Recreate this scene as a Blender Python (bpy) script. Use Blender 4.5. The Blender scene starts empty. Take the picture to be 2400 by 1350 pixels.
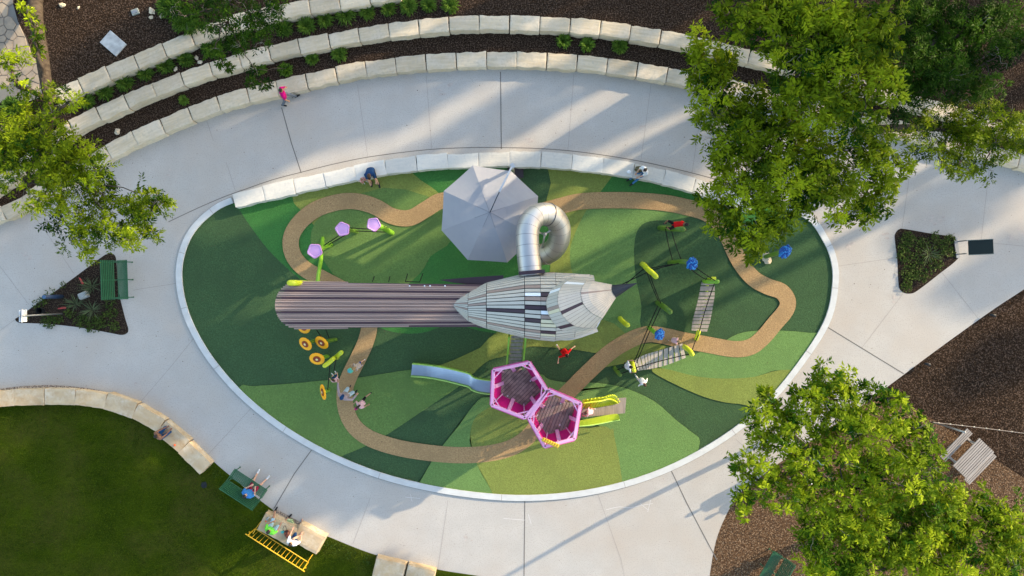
import bpy, bmesh, math, random
import numpy as np
from mathutils import Vector, Matrix, Quaternion
R = math.radians
S = bpy.context.scene
COL = S.collection
rnd = random.Random(7)
NR = np.random.default_rng(11)

# ------------------------------------------------------------------ camera, sky, sun, exposure
CAMH = 32.0            # metres above the plaza, looking straight down
PXM = 50.0             # photo pixels (2400 wide) per metre on the ground
cam = bpy.data.cameras.new('camera')
cam.sensor_width = 36.0
cam.lens = 36.0 * CAMH / (2400 / PXM)
cam.clip_end = 500
cam_o = bpy.data.objects.new('camera', cam)
cam_o.location = (0, 0, CAMH)
COL.objects.link(cam_o)
S.camera = cam_o
SUN_EL, SX, SY = R(18.5), 0.89, 0.456
w = bpy.data.worlds.new('World'); S.world = w; w.use_nodes = True
nt = w.node_tree
bg = nt.nodes['Background']
sky = nt.nodes.new('ShaderNodeTexSky')
sky.sky_type = 'NISHITA'; sky.sun_disc = False
sky.sun_elevation = SUN_EL; sky.sun_rotation = math.atan2(SX, SY)
tint = nt.nodes.new('ShaderNodeMix'); tint.data_type = 'RGBA'; tint.blend_type = 'MULTIPLY'   # slightly hazy evening sky
tint.inputs[0].default_value = 1.0; tint.inputs[7].default_value = (1.05, 0.98, 0.88, 1)
nt.links.new(sky.outputs[0], tint.inputs[6]); nt.links.new(tint.outputs[2], bg.inputs[0]); bg.inputs[1].default_value = 0.15
sun = bpy.data.lights.new('sun', 'SUN'); sun.energy = 2.2; sun.angle = R(0.6)
sun.color = (1.0, 0.82, 0.56)
sun_o = bpy.data.objects.new('sun', sun)
sd = Vector((SX * math.cos(SUN_EL), SY * math.cos(SUN_EL), math.sin(SUN_EL)))
sun_o.rotation_euler = sd.to_track_quat('Z', 'Y').to_euler()
COL.objects.link(sun_o)
S.view_settings.view_transform = 'Standard'; S.view_settings.look = 'None'
S.view_settings.gamma = 1; S.view_settings.exposure = 1.88
S.cycles.max_bounces = 5; S.cycles.transparent_max_bounces = 4

def P(X, Y, z=0.0):
    """real place of a point whose plan position was surveyed in photo pixels, at height z"""
    k = (CAMH - z) / CAMH / PXM
    return Vector(((X - 1200) * k, (675 - Y) * k, z))

# ------------------------------------------------------------------ bookkeeping
def tag(o, label=None, cat=None, group=None, kind=None):
    if label: o['label'] = label
    if cat: o['category'] = cat
    if group: o['group'] = group
    if kind: o['kind'] = kind
    return o
def thing(name, loc, label, cat, rz=0.0, group=None):
    o = bpy.data.objects.new(name, None); COL.objects.link(o)
    o.empty_display_size = 0.2
    o.location = loc; o.rotation_euler = (0, 0, rz)
    return tag(o, label, cat, group)
def link_mesh(name, me, parent=None, smooth=False):
    o = bpy.data.objects.new(name, me); COL.objects.link(o)
    if parent is not None: o.parent = parent
    if smooth:
        me.polygons.foreach_set('use_smooth', [True] * len(me.polygons))
    return o

# ------------------------------------------------------------------ materials
MATS = {}
def mat(name, col, rough=0.7, metal=0.0, var=0.0, vscale=3.0, col2=None, stretch=None, detail=4.0,
        bump=0.0, bscale=40.0, spec=None, coat=0.0, speck=None, sscale=60.0, contrast=0.25, trans=0.0, stain=None, stscale=0.4, vary=False):
    """procedural principled material: two tones blended by noise, optional speckle, stains and bump"""
    if name in MATS: return MATS[name]
    m = bpy.data.materials.new(name); m.use_nodes = True
    n, l = m.node_tree.nodes, m.node_tree.links
    b = n['Principled BSDF']
    b.inputs['Roughness'].default_value = rough; b.inputs['Metallic'].default_value = metal
    b.inputs['Specular IOR Level'].default_value = spec if spec is not None else (0.0 if rough >= .9 and not metal else .12 if rough >= .75 and not metal else .3)
    b.inputs['Coat Weight'].default_value = coat
    tc = n.new('ShaderNodeTexCoord'); mp = n.new('ShaderNodeMapping')
    l.new(tc.outputs['Object'], mp.inputs[0])
    if stretch: mp.inputs['Scale'].default_value = stretch
    src = tc.outputs['Object']
    if vary:      # every stone or board its own figure
        oi = n.new('ShaderNodeObjectInfo'); sc_ = n.new('ShaderNodeMath'); sc_.operation = 'MULTIPLY'; sc_.inputs[1].default_value = 57.0
        ad = n.new('ShaderNodeVectorMath'); ad.operation = 'ADD'
        l.new(oi.outputs['Random'], sc_.inputs[0]); l.new(tc.outputs['Object'], ad.inputs[0]); l.new(sc_.outputs[0], ad.inputs[1])
        src = ad.outputs[0]; l.new(src, mp.inputs[0])
    c2 = col2 or tuple(max(0, c * (1 - (var or 0.12))) for c in col)
    nz = n.new('ShaderNodeTexNoise'); nz.inputs['Scale'].default_value = vscale; nz.inputs['Detail'].default_value = detail
    l.new(mp.outputs[0], nz.inputs['Vector'])
    rp = n.new('ShaderNodeMapRange'); rp.inputs[1].default_value = 0.5 - contrast; rp.inputs[2].default_value = 0.5 + contrast
    l.new(nz.outputs['Fac'], rp.inputs[0])
    mx = n.new('ShaderNodeMix'); mx.data_type = 'RGBA'
    mx.inputs[6].default_value = (*col, 1); mx.inputs[7].default_value = (*c2, 1)
    l.new(rp.outputs[0], mx.inputs[0])
    out = mx.outputs[2]
    if stain:
        n3 = n.new('ShaderNodeTexNoise'); n3.inputs['Scale'].default_value = stscale; n3.inputs['Detail'].default_value = 6
        n3.inputs['Roughness'].default_value = 0.65
        l.new(src, n3.inputs['Vector'])
        r3 = n.new('ShaderNodeMapRange'); r3.inputs[1].default_value = 0.45; r3.inputs[2].default_value = 0.7
        l.new(n3.outputs['Fac'], r3.inputs[0])
        m3 = n.new('ShaderNodeMix'); m3.data_type = 'RGBA'; m3.inputs[7].default_value = (*stain, 1)
        l.new(out, m3.inputs[6]); l.new(r3.outputs[0], m3.inputs[0]); out = m3.outputs[2]
    if speck:
        n2 = n.new('ShaderNodeTexNoise'); n2.inputs['Scale'].default_value = sscale; n2.inputs['Detail'].default_value = 2
        l.new(src, n2.inputs['Vector'])
        r2 = n.new('ShaderNodeMapRange'); r2.inputs[1].default_value = 0.52; r2.inputs[2].default_value = 0.66
        l.new(n2.outputs['Fac'], r2.inputs[0])
        m2 = n.new('ShaderNodeMix'); m2.data_type = 'RGBA'; m2.inputs[7].default_value = (*speck, 1)
        l.new(out, m2.inputs[6]); l.new(r2.outputs[0], m2.inputs[0]); out = m2.outputs[2]
    if vary:
        hs = n.new('ShaderNodeHueSaturation'); r4 = n.new('ShaderNodeMapRange'); r4.inputs[3].default_value = 0.86; r4.inputs[4].default_value = 1.08
        l.new(oi.outputs['Random'], r4.inputs[0]); l.new(r4.outputs[0], hs.inputs['Value']); l.new(out, hs.inputs['Color']); out = hs.outputs[0]
    l.new(out, b.inputs['Base Color'])
    if bump:
        nb = n.new('ShaderNodeTexNoise'); nb.inputs['Scale'].default_value = bscale; nb.inputs['Detail'].default_value = 4
        l.new(mp.outputs[0], nb.inputs['Vector'])
        bp = n.new('ShaderNodeBump'); bp.inputs['Strength'].default_value = bump; bp.inputs['Distance'].default_value = 0.03
        l.new(nb.outputs['Fac'], bp.inputs['Height']); l.new(bp.outputs[0], b.inputs['Normal'])
    MATS[name] = m
    return m

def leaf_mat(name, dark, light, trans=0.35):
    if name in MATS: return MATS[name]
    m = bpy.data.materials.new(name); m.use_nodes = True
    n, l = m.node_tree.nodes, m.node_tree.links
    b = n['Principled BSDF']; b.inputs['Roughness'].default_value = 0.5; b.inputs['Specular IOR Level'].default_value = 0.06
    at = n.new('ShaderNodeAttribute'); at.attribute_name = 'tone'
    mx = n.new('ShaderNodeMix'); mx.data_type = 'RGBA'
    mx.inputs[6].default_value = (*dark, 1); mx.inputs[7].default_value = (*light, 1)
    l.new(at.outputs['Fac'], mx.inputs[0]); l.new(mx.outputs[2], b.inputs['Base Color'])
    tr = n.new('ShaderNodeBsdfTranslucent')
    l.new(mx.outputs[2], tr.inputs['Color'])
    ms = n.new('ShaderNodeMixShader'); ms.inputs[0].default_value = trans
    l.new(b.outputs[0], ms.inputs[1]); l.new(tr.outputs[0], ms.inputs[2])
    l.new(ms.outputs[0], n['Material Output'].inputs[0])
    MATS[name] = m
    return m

# ------------------------------------------------------------------ mesh collector
class MB:
    def __init__(s): s.v = []; s.f = []; s.m = []
    def add(s, vs, fs, mi=0):
        k = len(s.v); s.v += [tuple(x) for x in vs]
        for f in fs: s.f.append(tuple(i + k for i in f)); s.m.append(mi)
        return s
    def box(s, c, size, rz=0.0, mi=0, M=None):
        hx, hy, hz = size[0] / 2, size[1] / 2, size[2] / 2
        ca, sa = math.cos(rz), math.sin(rz)
        vs = []
        for x, y, z in ((-1,-1,-1),(1,-1,-1),(1,1,-1),(-1,1,-1),(-1,-1,1),(1,-1,1),(1,1,1),(-1,1,1)):
            x *= hx; y *= hy
            v = Vector((c[0] + x * ca - y * sa, c[1] + x * sa + y * ca, c[2] + z * hz))
            vs.append(M @ v if M is not None else v)
        return s.add(vs, [(0,3,2,1),(4,5,6,7),(0,1,5,4),(1,2,6,5),(2,3,7,6),(3,0,4,7)], mi)
    def beam(s, a, b, wdt, hgt, mi=0, up=Vector((0,0,1))):
        a = Vector(a); b = Vector(b); d = (b - a)
        if d.length < 1e-6: return s
        d.normalize(); sd_ = d.cross(up)
        if sd_.length < 1e-3: sd_ = d.cross(Vector((0,1,0)))
        sd_.normalize(); u = sd_.cross(d)
        x, y = sd_ * wdt / 2, u * hgt / 2
        return s.add([a-x-y, a+x-y, a+x+y, a-x+y, b-x-y, b+x-y, b+x+y, b-x+y],
                     [(0,1,2,3),(7,6,5,4),(4,5,1,0),(5,6,2,1),(6,7,3,2),(7,4,0,3)], mi)
    def tube(s, pts, rad, seg=10, mi=0, caps=True, closed=False):
        pts = [Vector(p) for p in pts]; n = len(pts)
        if not hasattr(rad, '__len__'): rad = [rad] * n
        rings = []; prev = None
        for i in range(n):
            if closed: d = pts[(i+1) % n] - pts[i-1]
            else: d = pts[min(i+1, n-1)] - pts[max(i-1, 0)]
            d.normalize()
            if prev is None:
                u = d.cross(Vector((0,0,1)))
                if u.length < 1e-3: u = d.cross(Vector((0,1,0)))
            else:
                u = prev - d * prev.dot(d)
            u.normalize(); prev = u; v = d.cross(u)
            rings.append([pts[i] + (u * math.cos(2*math.pi*j/seg) + v * math.sin(2*math.pi*j/seg)) * rad[i] for j in range(seg)])
        k = len(s.v)
        for r in rings: s.v += [tuple(x) for x in r]
        for i in range(n if closed else n-1):
            a = k + i * seg; b = k + ((i+1) % n) * seg
            for j in range(seg):
                jj = (j+1) % seg
                s.f.append((a+j, a+jj, b+jj, b+j)); s.m.append(mi)
        if caps and not closed:
            s.f.append(tuple(k + j for j in reversed(range(seg)))); s.m.append(mi)
            s.f.append(tuple(k + (n-1)*seg + j for j in range(seg))); s.m.append(mi)
        return s
    def capsule(s, a, ra, b, rb, seg=10, mi=0, hemi=3):
        a = Vector(a); b = Vector(b); d = b - a; L = d.length
        if L < 1e-6: d = Vector((0,0,1)); L = 1e-6
        d.normalize()
        pts, rad = [], []
        for i in range(hemi + 1):
            t = math.pi/2 * i / hemi
            pts.append(a - d * ra * math.cos(t)); rad.append(max(1e-4, ra * math.sin(t)))
        for i in range(hemi + 1):
            t = math.pi/2 * (1 - i / hemi)
            pts.append(b + d * rb * math.cos(t)); rad.append(max(1e-4, rb * math.sin(t)))
        # straight frame
        u = d.cross(Vector((0,0,1)))
        if u.length < 1e-3: u = d.cross(Vector((0,1,0)))
        u.normalize(); v = d.cross(u); k = len(s.v); n = len(pts)
        for p, r in zip(pts, rad):
            for j in range(seg):
                q = 2*math.pi*j/seg
                s.v.append(tuple(p + (u*math.cos(q) + v*math.sin(q))*r))
        for i in range(n-1):
            for j in range(seg):
                jj = (j+1) % seg
                s.f.append((k+i*seg+j, k+i*seg+jj, k+(i+1)*seg+jj, k+(i+1)*seg+j)); s.m.append(mi)
        s.f.append(tuple(k+j for j in reversed(range(seg)))); s.m.append(mi)
        s.f.append(tuple(k+(n-1)*seg+j for j in range(seg))); s.m.append(mi)
        return s
    def ell(s, c, r, M=None, seg=14, rings=9, mi=0):
        k = len(s.v); c = Vector(c)
        for i in range(rings + 1):
            t = math.pi * i / rings
            for j in range(seg):
                q = 2*math.pi*j/seg
                v = Vector((r[0]*max(1e-3,math.sin(t))*math.cos(q), r[1]*max(1e-3,math.sin(t))*math.sin(q), r[2]*math.cos(t)))
                if M is not None: v = M @ v
                s.v.append(tuple(c + v))
        for i in range(rings):
            for j in range(seg):
                jj = (j+1) % seg
                s.f.append((k+i*seg+j, k+(i+1)*seg+j, k+(i+1)*seg+jj, k+i*seg+jj)); s.m.append(mi)
        return s
    def prism(s, poly, z0, z1, mi=0, side=None):
        """poly: list of (x,y) counter-clockwise or not; extruded z0..z1"""
        n = len(poly)
        a = sum(poly[i][0]*poly[(i+1)%n][1]-poly[(i+1)%n][0]*poly[i][1] for i in range(n))
        if a < 0: poly = poly[::-1]
        k = len(s.v)
        s.v += [(p[0], p[1], z0) for p in poly] + [(p[0], p[1], z1) for p in poly]
        s.f.append(tuple(k+n+i for i in range(n))); s.m.append(mi)
        s.f.append(tuple(k+i for i in reversed(range(n)))); s.m.append(mi)
        for i in range(n):
            j = (i+1) % n
            s.f.append((k+i, k+j, k+n+j, k+n+i)); s.m.append(mi if side is None else side)
        return s
    def sheet(s, poly, z, mi=0):
        n = len(poly)
        a = sum(poly[i][0]*poly[(i+1)%n][1]-poly[(i+1)%n][0]*poly[i][1] for i in range(n))
        if a < 0: poly = poly[::-1]
        k = len(s.v); s.v += [(p[0], p[1], z) for p in poly]
        s.f.append(tuple(range(k, k+n))); s.m.append(mi)
        return s
    def build(s, name, mats, parent=None, smooth=False, bevel=0.0, tri=False, auto=None):
        me = bpy.data.meshes.new(name)
        me.from_pydata(s.v, [], s.f)
        if not isinstance(mats, (list, tuple)): mats = [mats]
        for m in mats: me.materials.append(m)
        if len(mats) > 1: me.polygons.foreach_set('material_index', s.m)
        if tri:
            bm = bmesh.new(); bm.from_mesh(me)
            bmesh.ops.triangulate(bm, faces=bm.faces[:], ngon_method='EAR_CLIP')
            bm.to_mesh(me); bm.free()
        o = link_mesh(name, me, parent, smooth)
        if bevel:
            b = o.modifiers.new('bevel', 'BEVEL'); b.width = bevel; b.segments = 2; b.limit_method = 'ANGLE'
        me.update()
        return o

def spline(pts, n=8, closed=False):
    """Catmull-Rom through points of any dimension"""
    pts = [tuple(p) for p in pts]; N = len(pts); out = []
    rng = range(N) if closed else range(N-1)
    for i in rng:
        if closed: p0, p1, p2, p3 = pts[i-1], pts[i], pts[(i+1)%N], pts[(i+2)%N]
        else: p0, p1, p2, p3 = pts[max(i-1,0)], pts[i], pts[i+1], pts[min(i+2,N-1)]
        for k in range(n):
            t = k / n
            out.append(tuple(0.5*((2*b)+(-a+c)*t+(2*a-5*b+4*c-d)*t*t+(-a+3*b-3*c+d)*t**3) for a,b,c,d in zip(p0,p1,p2,p3)))
    if not closed: out.append(pts[-1])
    return out
def offset_line(pts, d, closed=False):
    """2-D offset to the left of travel (photo px, y down)"""
    n = len(pts); out = []
    for i in range(n):
        a = pts[i-1] if (closed or i) else pts[i]; b = pts[(i+1)%n] if (closed or i < n-1) else pts[i]
        dx, dy = b[0]-a[0], b[1]-a[1]; L = math.hypot(dx, dy) or 1
        out.append((pts[i][0] + dy/L*d, pts[i][1] - dx/L*d))
    return out
def W(pts, z=0.0):
    return [tuple(P(p[0], p[1], z))[:2] for p in pts]
def clip_convex(sub, clip):
    """Sutherland-Hodgman; both lists of (x,y); clip convex, clockwise or not"""
    n = len(clip)
    a = sum(clip[i][0]*clip[(i+1)%n][1]-clip[(i+1)%n][0]*clip[i][1] for i in range(n))
    if a < 0: clip = clip[::-1]
    out = sub[:]
    for i in range(n):
        A, B = clip[i], clip[(i+1)%n]; inp = out; out = []
        if not inp: break
        ins = lambda p: (B[0]-A[0])*(p[1]-A[1]) - (B[1]-A[1])*(p[0]-A[0]) >= -1e-9
        for j in range(len(inp)):
            p, q = inp[j-1], inp[j]
            ip, iq = ins(p), ins(q)
            if ip != iq:
                dx, dy = q[0]-p[0], q[1]-p[1]; ex, ey = B[0]-A[0], B[1]-A[1]
                den = dx*ey - dy*ex
                if abs(den) > 1e-12:
                    t = ((A[0]-p[0])*ey - (A[1]-p[1])*ex) / den
                    out.append((p[0]+dx*t, p[1]+dy*t))
            if iq: out.append(q)
    return out
def ordinal(i):
    w_ = ['first','second','third','fourth','fifth','sixth','seventh','eighth','ninth','tenth','eleventh','twelfth',
          'thirteenth','fourteenth','fifteenth','sixteenth','seventeenth','eighteenth','nineteenth','twentieth']
    return w_[i]
# ------------------------------------------------------------------ the setting: soil, plaza, rubber surface, lawn
M_soil = mat('bark_mulch', (0.04,0.025,0.016), 0.95, var=0.5, vscale=9, col2=(0.015,0.01,0.007), detail=8, bump=1.0, bscale=26,
             speck=(0.12,0.08,0.058), sscale=17, contrast=0.22, stain=(0.024,0.016,0.011), stscale=0.5)
M_soil_dk = mat('dark_soil', (0.028,0.02,0.017), 0.95, vscale=10, col2=(0.02,0.013,0.01), detail=8, bump=1.0, bscale=30,
             speck=(0.1,0.075,0.05), sscale=20)
M_chips = mat('wood_chips', (0.15,0.085,0.045), 0.95, vscale=11, col2=(0.045,0.027,0.018), detail=8, bump=1.0, bscale=24,
             speck=(0.28,0.19,0.12), sscale=15, contrast=0.2)
M_conc = mat('plaza_concrete', (0.49,0.463,0.425), 0.85, vscale=1.1, col2=(0.42,0.395,0.365), detail=8, bump=0.15, bscale=60,
             speck=(0.39,0.35,0.315), sscale=20, contrast=0.3, stain=(0.44,0.385,0.33), stscale=0.22)
M_curb = mat('curb_concrete', (0.6,0.61,0.6), 0.8, vscale=2.5, col2=(0.5,0.5,0.49), detail=8, bump=0.15, bscale=50)
M_joint = mat('joint_filler', (0.18,0.165,0.15), 0.9)
M_jointf = mat('tooled_joint', (0.37,0.33,0.3), 0.9)
M_lawn = mat('lawn_grass', (0.045,0.068,0.004), 0.9, vscale=0.55, col2=(0.023,0.04,0.003), detail=9, bump=1.0, bscale=45,
             speck=(0.08,0.11,0.008), sscale=26, contrast=0.14, stain=(0.062,0.058,0.014), stscale=0.35)
M_gravel = mat('edge_gravel', (0.5,0.42,0.34), 0.9, vscale=22, col2=(0.12,0.09,0.07), detail=4, bump=1.0, bscale=22, contrast=0.12)

# ground: one big sheet of soil (mulch) reaching far beyond the view
g = MB(); g.sheet([(-160,-160),(160,-160),(160,160),(-160,160)], -0.03)
tag(g.build('ground', M_soil), kind='structure')

# plaza
ROWC = [(-60,520),(30,490),(100,445),(180,400),(275,345),(405,285),(540,235),(680,200),(817,168),(958,149),(1104,140),(1246,140),(1388,149),(1528,169),(1650,192),(1800,225),(2000,275),(2150,312),(2280,345),(2400,378),(2480,402)]
ROWB = [(-60,470),(40,400),(100,350),(165,300),(265,253),(400,195),(535,150),(672,114),(810,88),(950,66),(1090,54),(1230,54),(1372,62),(1514,81),(1650,107),(1850,156),(2000,197),(2140,240),(2300,279),(2480,325)]
ROWA = [(110,238),(165,212),(285,157),(415,105),(545,55),(690,22),(830,-2),(960,-25)]
RC = spline(ROWC, 8); RB = spline(ROWB, 8); RA = spline(ROWA, 8)
top_edge = offset_line(RC, -10)
lawn_edge = spline([(-60,925),(0,912),(80,904),(150,905),(230,915),(300,934),(370,968),(430,1015),(485,1068),(560,1132),(640,1195),(710,1232),(780,1262),(885,1302),(1022,1334),(1135,1352),(1250,1372)], 6)
mulch_edge = spline([(2500,610),(2400,678),(2330,724),(2240,788),(2169,840),(2067,916),(1950,1000),(1870,1055),(1806,1100),(1755,1140),(1723,1169),(1682,1255),(1663,1350),(1655,1420)], 6)
plaza = top_edge + mulch_edge + [(1500,1420),(1250,1372)] + lawn_edge[::-1]
M_left_pl = spline([(262,594),(271,602),(274,625),(278,680),(292,740),(301,772),(296,782),(284,785),(262,781),(190,768),(120,760),(60,757),(44,756),(36,748),(50,738),(150,668),(235,605),(250,596)], 4, True)
M_right_pl = spline([(2097,560),(2099,546),(2108,537),(2122,537),(2180,547),(2236,557),(2242,580),(2247,604),(2200,643),(2152,680),(2135,688),(2118,686),(2108,676),(2105,655),(2103,610)], 4, True)
g = MB(); g.sheet(W(plaza), 0.0)
tag(g.build('plaza_paving', M_conc, tri=True), kind='structure')
# planter soil lies as sheets just above the paving
g = MB(); g.sheet(W(M_left_pl), 0.006); g.sheet(W(M_right_pl), 0.006)
tag(g.build('planter_soil', M_soil_dk, tri=True), kind='structure')
# lawn
lawn_poly = lawn_edge + [(1250,1500),(-160,1500),(-160,925)]
g = MB(); g.sheet(W(lawn_poly), 0.004)
tag(g.build('lawn', M_lawn, tri=True), kind='structure')
# wood chip bed lower right
chips = [p for p in mulch_edge if p[1] > 905] + [(1655,1560),(2700,1560),(2700,1180),(2400,1120),(2150,960)]
g = MB(); g.sheet(W(chips), -0.012)
tag(g.build('chip_bed', M_chips, tri=True), kind='structure')
# slim gravel margin along the lawn seat wall
ge = [p for p in lawn_edge if p[0] < 478]
g = MB(); g.sheet(W(offset_line(ge, 1) + offset_line(ge, -12)[::-1]), 0.012)
g.sheet(W([(640,1196),(648,1193),(765,1256),(757,1268),(630,1208)]), 0.012)
g.sheet(W([(884,1300),(1022,1334),(1018,1344),(880,1311)]), 0.012)
tag(g.build('gravel_margin', M_gravel, tri=True), kind='structure')
# terraces behind the stone rows (raised soil)
def strip_between(lo, hi, z, name, m):
    g = MB(); g.sheet(W(lo, z) + W(hi, z)[::-1], z)
    return tag(g.build(name, m, tri=True), kind='structure')
ZC, ZB, ZA = 0.42, 0.84, 1.26
strip_between(RC, RB, ZC - 0.07, 'lower_terrace_soil', M_soil)
M_soil2 = M_soil
upA = [p for p in RB if p[0] > 905]
i0 = [k for k,p in enumerate(RB) if p[0] > 130][0]
strip_between(RB[i0:], RA + [(1000,-60),(1500,-60),(2560,-60)], ZB - 0.07, 'middle_terrace_soil', M_soil)
g = MB(); g.sheet(W([(-160,-200)] + [(-160,240),(60,235)] + RA + [(1000,-200)], ZA - 0.07), ZA - 0.07)
tag(g.build('upper_terrace_soil', M_soil, tri=True), kind='structure')
# bank (sloping soil) off-frame behind keeps the terraces from floating
g = MB()
a = P(-160,240,ZA-0.07); 
g.add([P(-160,240,ZA-0.07), P(60,235,ZA-0.07), P(110,238,ZA-0.07), P(100,350,0), P(20,420,0), P(-160,420,0)], [(0,1,4,5),(1,2,3,4)])
tag(g.build('bank_soil', M_soil), kind='structure')
# flagstone path, top left: one mesh of irregular stones on mortar
M_flag = mat('flagstone', (0.4,0.31,0.22), 0.85, vscale=2.6, col2=(0.24,0.2,0.16), detail=8, bump=0.3, bscale=20, contrast=0.2)
M_mort = mat('flag_mortar', (0.2,0.19,0.17), 0.9)
fp = [(-40,-60),(10,-60),(28,0),(42,50),(62,90),(80,140),(100,190),(104,225),(60,240),(-40,240)]
g = MB(); g.sheet(W(fp, ZA-0.06), ZA-0.06, 0)
fw = W(fp, ZA)
pts = []
for yy in range(-3, 13):
    for xx in range(-2, 8):
        pts.append((-10+xx*23+rnd.uniform(-11,11)+(yy%2)*10, -60+yy*22+rnd.uniform(-11,11)))
for c in pts:
    poly = [(c[0]-45,c[1]-45),(c[0]+45,c[1]-45),(c[0]+45,c[1]+45),(c[0]-45,c[1]+45)]
    for q in pts:
        if q is c: continue
        mx_, my_ = (c[0]+q[0])/2, (c[1]+q[1])/2; dx, dy = q[0]-c[0], q[1]-c[1]; L = math.hypot(dx,dy)
        if L > 90: continue
        mx_ -= dx/L*1.0; my_ -= dy/L*1.0
        out = []
        for j in range(len(poly)):
            p0, p1 = poly[j-1], poly[j]
            s0 = (p0[0]-mx_)*dx+(p0[1]-my_)*dy; s1 = (p1[0]-mx_)*dx+(p1[1]-my_)*dy
            if (s0 <= 0) != (s1 <= 0):
                t = s0/(s0-s1); out.append((p0[0]+(p1[0]-p0[0])*t, p0[1]+(p1[1]-p0[1])*t))
            if s1 <= 0: out.append(p1)
        poly = out
        if len(poly) < 3: break
    if len(poly) < 3: continue
    if not all(-30 < p[0] < 20+ max(0,(p[1]+60))*0.36 and p[1] < 232 for p in poly): continue
    g.prism(W(poly, ZA), ZA-0.058, ZA-0.03+rnd.uniform(0,0.008), 1)
tag(g.build('flagstone_path', [M_mort, M_flag]), kind='structure')

# joints in the concrete
g = MB()
def jline(pts, wd, z=0.004, mi=0):
    a = offset_line(pts, wd/2); b = offset_line(pts, -wd/2)
    for i in range(len(pts)-1):
        g.add([(*P(*a[i])[:2], z), (*P(*b[i])[:2], z), (*P(*b[i+1])[:2], z), (*P(*a[i+1])[:2], z)], [(0,1,2,3)], mi)
for ln in ([(1173,168),(1175,349)], [(660,252),(683,335),(706,405)], [(1230,1170),(1228,1360)], [(730,1055),(690,1110),(642,1192)],
           [(1565,1086),(1610,1180),(1680,1312)], [(1925,758),(2010,810),(2118,876)]):
    jline(ln, 2.2)
JT = offset_line(RC, -21)
jline([p for p in JT if 230 < p[0]], 1.8)
jline(spline([(395,520),(463,488),(526,461),(576,443),(640,421),(705,404),(780,385),(870,367),(1000,351),(1100,346),(1175,346),(1260,348),(1340,354),(1430,366),(1520,382),(1640,410),(1760,445)],4), 1.8)
for ln in ([(999,178),(1012,350)],[(1345,176),(1331,353)],[(1526,196),(1502,378)],[(1650,215),(1622,405)],[(838,200),(862,368)],
           [(0,624),(68,714)],[(115,554),(173,641)],[(0,775),(38,747)],[(311,680),(415,664)],[(470,773),(400,860),(327,945)],
           [(606,938),(487,1066)],[(2318,399),(2299,567)],[(2299,567),(2400,577)],[(2133,400),(2114,535)],[(1962,624),(2102,604)],
           [(2207,638),(2293,747)],[(2116,689),(2020,815)],[(1050,1172),(1026,1335)],[(868,1166),(827,1275)],[(1400,1155),(1455,1310),(1465,1360)],
           [(1725,1030),(1790,1090)],[(530,380),(552,448)],[(480,270),(500,330)],[(60,480),(115,554)]):
    jline(ln, 1.1, 0.003, 1)
tag(g.build('expansion_joints', [M_joint, M_jointf]), kind='structure')
# debris specks, leaf litter and scuffs on the paving
M_lit = mat('dry_litter', (0.1,0.07,0.05), 0.9)
M_chalk = mat('chalk_scuff', (0.66,0.64,0.62), 0.9)
M_moss = mat('damp_stain', (0.4,0.35,0.315), 0.9, vscale=8, col2=(0.5,0.44,0.395), contrast=0.15)
g = MB()
for k in range(700):
    X, Y = rnd.uniform(0,2400), rnd.uniform(150,1350)
    p = P(X,Y); s_ = rnd.uniform(0.008,0.026); a = rnd.uniform(0,6.28)
    q = [(p.x+s_*math.cos(a+t)*rnd.uniform(.5,1.5), p.y+s_*math.sin(a+t)*rnd.uniform(.4,1.0)) for t in (0,1.2,2.4,3.7,5)]
    g.sheet(q, 0.066 if 430 < X < 1950 and 400 < Y < 1160 else 0.014)
tag(g.build('leaf_litter', M_lit), kind='stuff')
bpy.data.objects['leaf_litter']['label'] = 'scattered dry leaf bits on the pale concrete'
bpy.data.objects['leaf_litter']['category'] = 'leaf litter'
# dark smudges and damp marks with ragged outlines, where the paving is worn
g = MB()
def smudge(X, Y, rx, ry, seed, k=9):
    r_ = random.Random(seed); p = P(X,Y)
    for _ in range(k):
        cx_, cy_ = p.x+r_.gauss(0,rx*.5), p.y+r_.gauss(0,ry*.5); s_ = r_.uniform(.03,.11)
        g.sheet([(cx_+s_*math.cos(t)*r_.uniform(.5,1.4), cy_+s_*math.sin(t)*r_.uniform(.4,.9)) for t in (0,.8,1.6,2.4,3.2,4,4.8,5.6)], .0062+.0001*_)
for i,(X,Y,rx,ry,k) in enumerate([(2190,512,.6,.25,12),(1990,577,.3,.2,8),(2080,550,.25,.15,6),(2368,560,.3,.25,8),(2385,540,.25,.2,6),(1045,205,.5,.25,8),(1235,329,.5,.1,6),(2100,700,.3,.2,6),(395,410,.2,.2,4),(690,430,.3,.2,4),(1840,900,.3,.2,5),(1100,1260,.3,.2,4),(330,900,.3,.2,4),(60,600,.3,.2,5),(1500,300,.2,.15,3),(640,1130,.2,.2,4)]): smudge(X,Y,rx,ry,i,k)
tag(g.build('paving_smudges', M_moss), kind='structure')
g = MB()
def scratch(pts, wd):
    a = offset_line(pts, wd/2); b = offset_line(pts, -wd/2)
    for i in range(len(pts)-1):
        g.add([(*P(*a[i])[:2], .0045), (*P(*b[i])[:2], .0045), (*P(*b[i+1])[:2], .0045), (*P(*a[i+1])[:2], .0045)], [(0,1,2,3)])
scratch(spline([(1420,1195),(1450,1188),(1475,1190),(1500,1185),(1530,1180)],4), 1.2)
scratch([(1500,1180),(1520,1196)], 1.2); scratch([(1525,1172),(1518,1200)], 1.2); scratch([(1238,1205),(1245,1228)], 1.2)
scratch([(950,1165),(985,1168)], 1); scratch([(962,1158),(966,1176)], 1); scratch([(1180,1215),(1230,1219)], 1)
tag(g.build('chalk_marks', M_chalk), kind='structure')

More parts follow.
